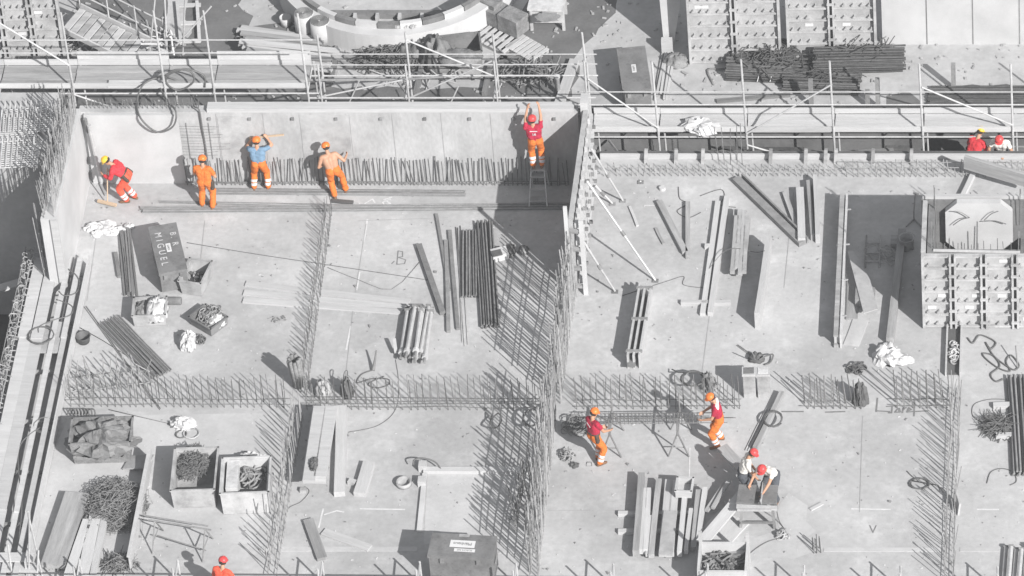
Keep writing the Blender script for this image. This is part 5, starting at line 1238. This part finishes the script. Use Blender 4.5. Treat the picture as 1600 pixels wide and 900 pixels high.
    dg = bpy.context.evaluated_depsgraph_get(); me2 = bpy.data.meshes.new_from_object(tmp.evaluated_get(dg)); bpy.data.objects.remove(tmp)
    nf, nv = len(me2.polygons), len(me2.vertices)
    co = np.empty(nv*3, np.float32); me2.vertices.foreach_get('co', co); co = co.reshape(-1, 3).astype(np.float64)
    ce = np.empty(nf*3, np.float32); me2.polygons.foreach_get('center', ce); ce = ce.reshape(-1, 3)
    A = np.array([c[0] for c in caps]); B = np.array([c[2] for c in caps]); ra = np.array([c[1] for c in caps]); rb = np.array([c[3] for c in caps])
    def near(pts):
        best = np.full(len(pts), 1e9); idx = np.zeros(len(pts), int)
        for i in range(len(caps)):
            ab = B[i]-A[i]; L2 = max(ab.dot(ab), 1e-9); t = np.clip((pts-A[i]) @ ab/L2, 0, 1)
            d = np.linalg.norm(pts-A[i]-t[:, None]*ab, axis=1)-(ra[i]+(rb[i]-ra[i])*t)
            k = d < best; best[k] = d[k]; idx[k] = i
        return idx
    regs = []
    for c in caps:
        if c[4] not in regs: regs.append(c[4])
    ri = np.array([regs.index(c[4]) for c in caps])
    cl = near(co); cloth = np.array([r not in ('skin', 'boots', 'belt') for r in regs])[ri[cl]]
    nrm = np.empty(nv*3, np.float32); me2.vertices.foreach_get('normal', nrm); nrm = nrm.reshape(-1, 3)
    amp = np.zeros(nv)
    for i in np.nonzero(cloth)[0]:
        p = V(co[i]); amp[i] = .016*noise.fractal(V((p.x*7, p.y*7, p.z*11)), 1, 2, 3)+.005
    co += nrm*amp[:, None]
    me2.vertices.foreach_set('co', (co-np.array(base)).astype(np.float32).ravel())
    me2.materials.clear()
    for r in regs: me2.materials.append(M[r])
    me2.polygons.foreach_set('material_index', ri[near(ce)].astype(np.int32)); me2.polygons.foreach_set('use_smooth', np.ones(nf, bool)); me2.update()
    o = bpy.data.objects.new('person', me2); C.objects.link(o); o.location = base; tag(o, label, 'person', group)
    # helmet, hair, eyes
    M3 = Matrix((hr, hf, hu)).transposed()
    def add(nm, mbx, mm):
        ob = mbx.build(nm, mm, o, True); return ob
    if helmet:
        prof = [(.110, .030), (.118, .030), (.116, .055), (.108, .09), (.09, .122), (.06, .142), (.025, .150)]
        hm = MB(); hm.lathe([(r*s, h*s) for r, h in prof], hc, 18, M3)
        hob = add('helmet', hm, helmet)
        pk_ = MB(); vs = []
        for i in range(9):
            a = rad(25+130*i/8); vs.append((math.cos(a), math.sin(a)))
        pts = [hc+M3 @ V((x*.112*s, y*.112*s, .034*s)) for x, y in vs]+[hc+M3 @ V((x*.125*s, y*(.165)*s, .024*s)) for x, y in vs[::-1]]
        t2 = [p+hu*.008*s for p in pts]; n = len(pts)
        pk_.add(pts+t2, [tuple(range(n-1, -1, -1)), tuple(range(n, 2*n))]+[(i, (i+1) % n, n+(i+1) % n, n+i) for i in range(n)])
        pk_.build('peak', helmet, hob)
        rg = MB(); rg.tube([hc+M3 @ V((0, y*s, (z_+.004)*s)) for y, z_ in ((-.10, .085), (-.06, .132), (0, .152), (.06, .132), (.10, .085))], .012*s, 6); rg.build('crest', helmet, hob)
    if hair:
        hb = MB(); hb.lathe([(.04*s, -.055*s), (.086*s, -.03*s), (.097*s, .0), (.097*s, .05*s), (.07*s, .09*s)], hc-hf*.022*s, 14, M3); add('hair', hb, 'hair')
    ey = MB()
    for q in (-1, 1): capsule(ey, hc+hr*(q*.032*s)+hf*.088*s+hu*.012*s, .009*s, hc+hr*(q*.034*s)+hf*.089*s+hu*.012*s, .009*s, 8, 2)
    add('eyes', ey, 'hair')
    return o, W, dict(nk=nk, sp=sp, sh=sh, fr=fr, pel=pel, F=F, R=R)

def back_print(o, k, txt, up, size, m='label'):
    """a print on the back of the shirt"""
    c = k['pel']+k['sp']*up-k['fr']*.128
    return crate_text(o, txt, c, k['sh'], k['sp'], size, m, 'shirt_print', off=.012)

# sweeper
o, W, k = person('worker in red overalls and yellow helmet bending forward to sweep', (203, 314), 84, 46, 0, (0, -.02, .88), ((-.08, .06), (.10, -.12)), ((-.05, .60, .88), (.16, .40, .94)), (30, 0), top='redcloth', legs='coral', helmet='hyellow', sleeve=1.9, belt=True)
t = thing('broom', 'broad broom with a pale handle held by the red overalled sweeper', 'broom', P(167, 318))
a = P(168, 317, .07); h = W((.02, .52, .95)); MB().tube([a, h+(h-a)*.12], .016, 8).build('handle', 'broomwood', t)
MB().beam(P(153, 315, .06), P(182, 322, .06), .08, .06).build('head', 'broomwood', t); MB().beam(P(153, 315, .005), P(182, 322, .005), .07, .055).build('bristles', 'boots', t)
# orange overalls
o, W, k = person('worker in plain orange overalls and orange helmet watching the wall', (325, 325), -8, 2, 0, (0, 0, .92), ((-.16, .02), (.15, -.04)), ((-.16, .30, 1.12), (.22, .26, 1.00)), (12, 6), top='orange', legs='orange', helmet='horange', sleeve=.6, bands=False, belt=False)
pc = MB(); pc.add([], []); capsule(pc, W((.2, .0, .92)), .07, W((.21, -.02, .74)), .06); pc.build('tool_pouch', 'belt', o, True)
# blue shirt with the level
o, W, k = person('worker in blue shirt and orange trousers holding a batten up against the wall', (409, 297), 0, 6, 0, (0, 0, .92), ((-.20, .0), (.18, .02)), ((-.19, .27, 1.50), (.27, .26, 1.58)), (4, 0), top='blue', legs='orange', helmet='horange', sleeve=.5, elbow=(.5, .3, -.8))
solo('level_batten', MB().beam(W((-.22, .31, 1.53)), W((.72, .31, 1.64)), .04, .04), 'broomwood', 'thin wooden batten held up by the blue shirted worker', 'batten')
# bare back
o, W, k = person('bare backed worker in orange trousers leaning towards the wall', (529, 308), 12, 14, -10, (-.06, .05, .90), ((-.10, -.04), (.22, .16)), ((-.30, .30, .92), (.34, .30, 1.14)), (15, 10), top='skin', legs='orange', helmet='horange', bands=False)
# crimson, on the ladder, arms up
pl = P(845, 318)
zl = .95
o, W, k = person('worker in crimson shirt standing on a step ladder reaching up with both arms', None, 6, 3, -4, (0, 0, .92), ((-.11, .0), (.12, .0)), ((-.14, .22, 1.92), (.16, .20, 1.94)), (-10, 0), top='vest', legs='orange', helmet='hred', sleeve=.5, elbow=(.8, .2, .2), base=(P(842, 318).x, YW-.55, zl))
back_print(o, k, '16', .30, .11); MB().box(k['pel']+k['sp']*.40-k['fr']*.145, (.2, .01, .02)).build('shirt_print', 'label', o)
t = thing('step_ladder', 'step ladder in the wall shade under the crimson shirted worker', 'ladder', (P(842, 318).x, YW-.7, 0))
bx = P(842, 318).x
for s_ in (-1, 1):
    MB().beam((bx+.24*s_, YW-1.05, .004), (bx+.17*s_, YW-.5, zl-.03), .03, .08, (0, -1, .5)).build('stile', 'galv', t)
    MB().beam((bx+.22*s_, YW-.18, .004), (bx+.17*s_, YW-.45, zl-.03), .03, .05, (0, 1, .4)).build('stile', 'galv', t)
for i in range(3):
    q = (i+.6)/3.4; MB().box((bx, YW-1.05+.55*q, zl*q), (.42, .20, .03)).build('step', 'ply', t)
MB().box((bx, YW-.5, zl-.032), (.40, .34, .03)).build('platform', 'ply', t)
# the pair beyond the trench edge
o, W, k = person('worker in red jacket and yellow helmet bent over at the corner board', None, -35, 34, 0, (0, -.05, .88), ((-.14, .1), (.14, -.1)), ((-.24, .45, .85), (.2, .45, .9)), (20, 0), base=(P(1520, 228).x, 5.72, -1.15), top='redcloth', legs='coral', helmet='hyellow', sleeve=1.9)
o, W, k = person('worker in white shirt and red helmet bent down beside the red jacketed one', None, 170, 26, 0, (0, -.05, .88), ((-.16, .1), (.16, -.1)), ((-.2, .42, 1.02), (.2, .42, 1.02)), (30, 0), base=(P(1565, 228).x, 5.75, -1.0), top='whitec', legs='grey_cloth', helmet='hred', sleeve=.5, bands=False)
plank(P(1507, 262, .42), P(1608, 292, .36), .10, .42, 'wood', 'long pale girder held by the pair at the trench', 'girder', 'girder')
plank(P(1522, 272, .0), P(1500, 318, .0), .12, .14, 'palewood', 'short timber leaning at the shaft form by the pair', 'timber')
solo('timber_staging', MB().box((P(1518, 228).x, 5.95, -1.415), (.8, .8, .26)), 'darkwood', 'low dark timber staging in the trench under the red jacketed worker', 'staging')
solo('timber_staging', MB().box((P(1568, 228).x, 6.0, -1.415), (.75, .8, .41)), 'darkwood', 'higher dark timber staging in the trench under the white shirted worker', 'staging')
# bar fixers
o, W, k = person('bar fixer in crimson shirt leaning back at the end of the beam cage', (936, 722), -48, 4, -6, (-.02, -.08, .92), ((-.10, .06), (.12, -.06)), ((-.14, .26, .96), (.14, .30, 1.0)), (22, 0), top='vest', legs='orange', helmet='horange', sleeve=.5, belt=True)
MB().box(k['pel']+k['sp']*.40-k['fr']*.142, (.20, .012, .025), rad(-62)).build('shirt_print', 'label', o)
o, W, k = person('bar fixer in crimson shirt with white yoke standing behind the beam cage', (1124, 694), 96, 10, 0, (0, -.03, .91), ((-.14, .06), (.16, -.06)), ((-.14, .38, .98), (.16, .34, 1.0)), (24, -6), top='vest', legs='orange', helmet='horange', sleeve=.55)
mb = MB(); c = k['nk']-k['sp']*.045
for q in (-1, 1): capsule(mb, c+k['sh']*(q*.05)-k['fr']*.03, .072, c+k['sh']*(q*.15)-k['fr']*.03, .066)
mb.build('shirt_yoke', 'whitec', o, True)
# sawyers
o, W, k = person('sawyer in white shirt and red helmet standing behind the saw bench', (1162, 780), -85, 20, 0, (0, 0, .90), ((-.14, .05), (.12, -.08)), ((-.12, .34, .84), (.14, .36, .80)), (30, 0), top='whitec', legs='grey_cloth', helmet='hred', sleeve=.6, bands=False)
o, W, k = person('sawyer in white shirt bent low over the saw bench with bare arms', (1204, 785), 152, 42, 0, (0, -.18, .86), ((-.16, -.05), (.16, -.15)), ((-.16, .60, .84), (.30, .42, .84)), (25, 0), top='whitec', legs='grey_cloth', helmet='hred', sleeve=.45, bands=False)
# at the bottom edge
o, W, k = person('worker with red helmet and coral overalls at the bottom edge', (354, 957), -20, 10, 0, (0, 0, .92), ((-.12, .05), (.12, -.08)), ((-.25, .3, .9), (.25, .3, .95)), (15, 0), top='coral', legs='coral', helmet='hred', sleeve=1.9, z0=-.37)
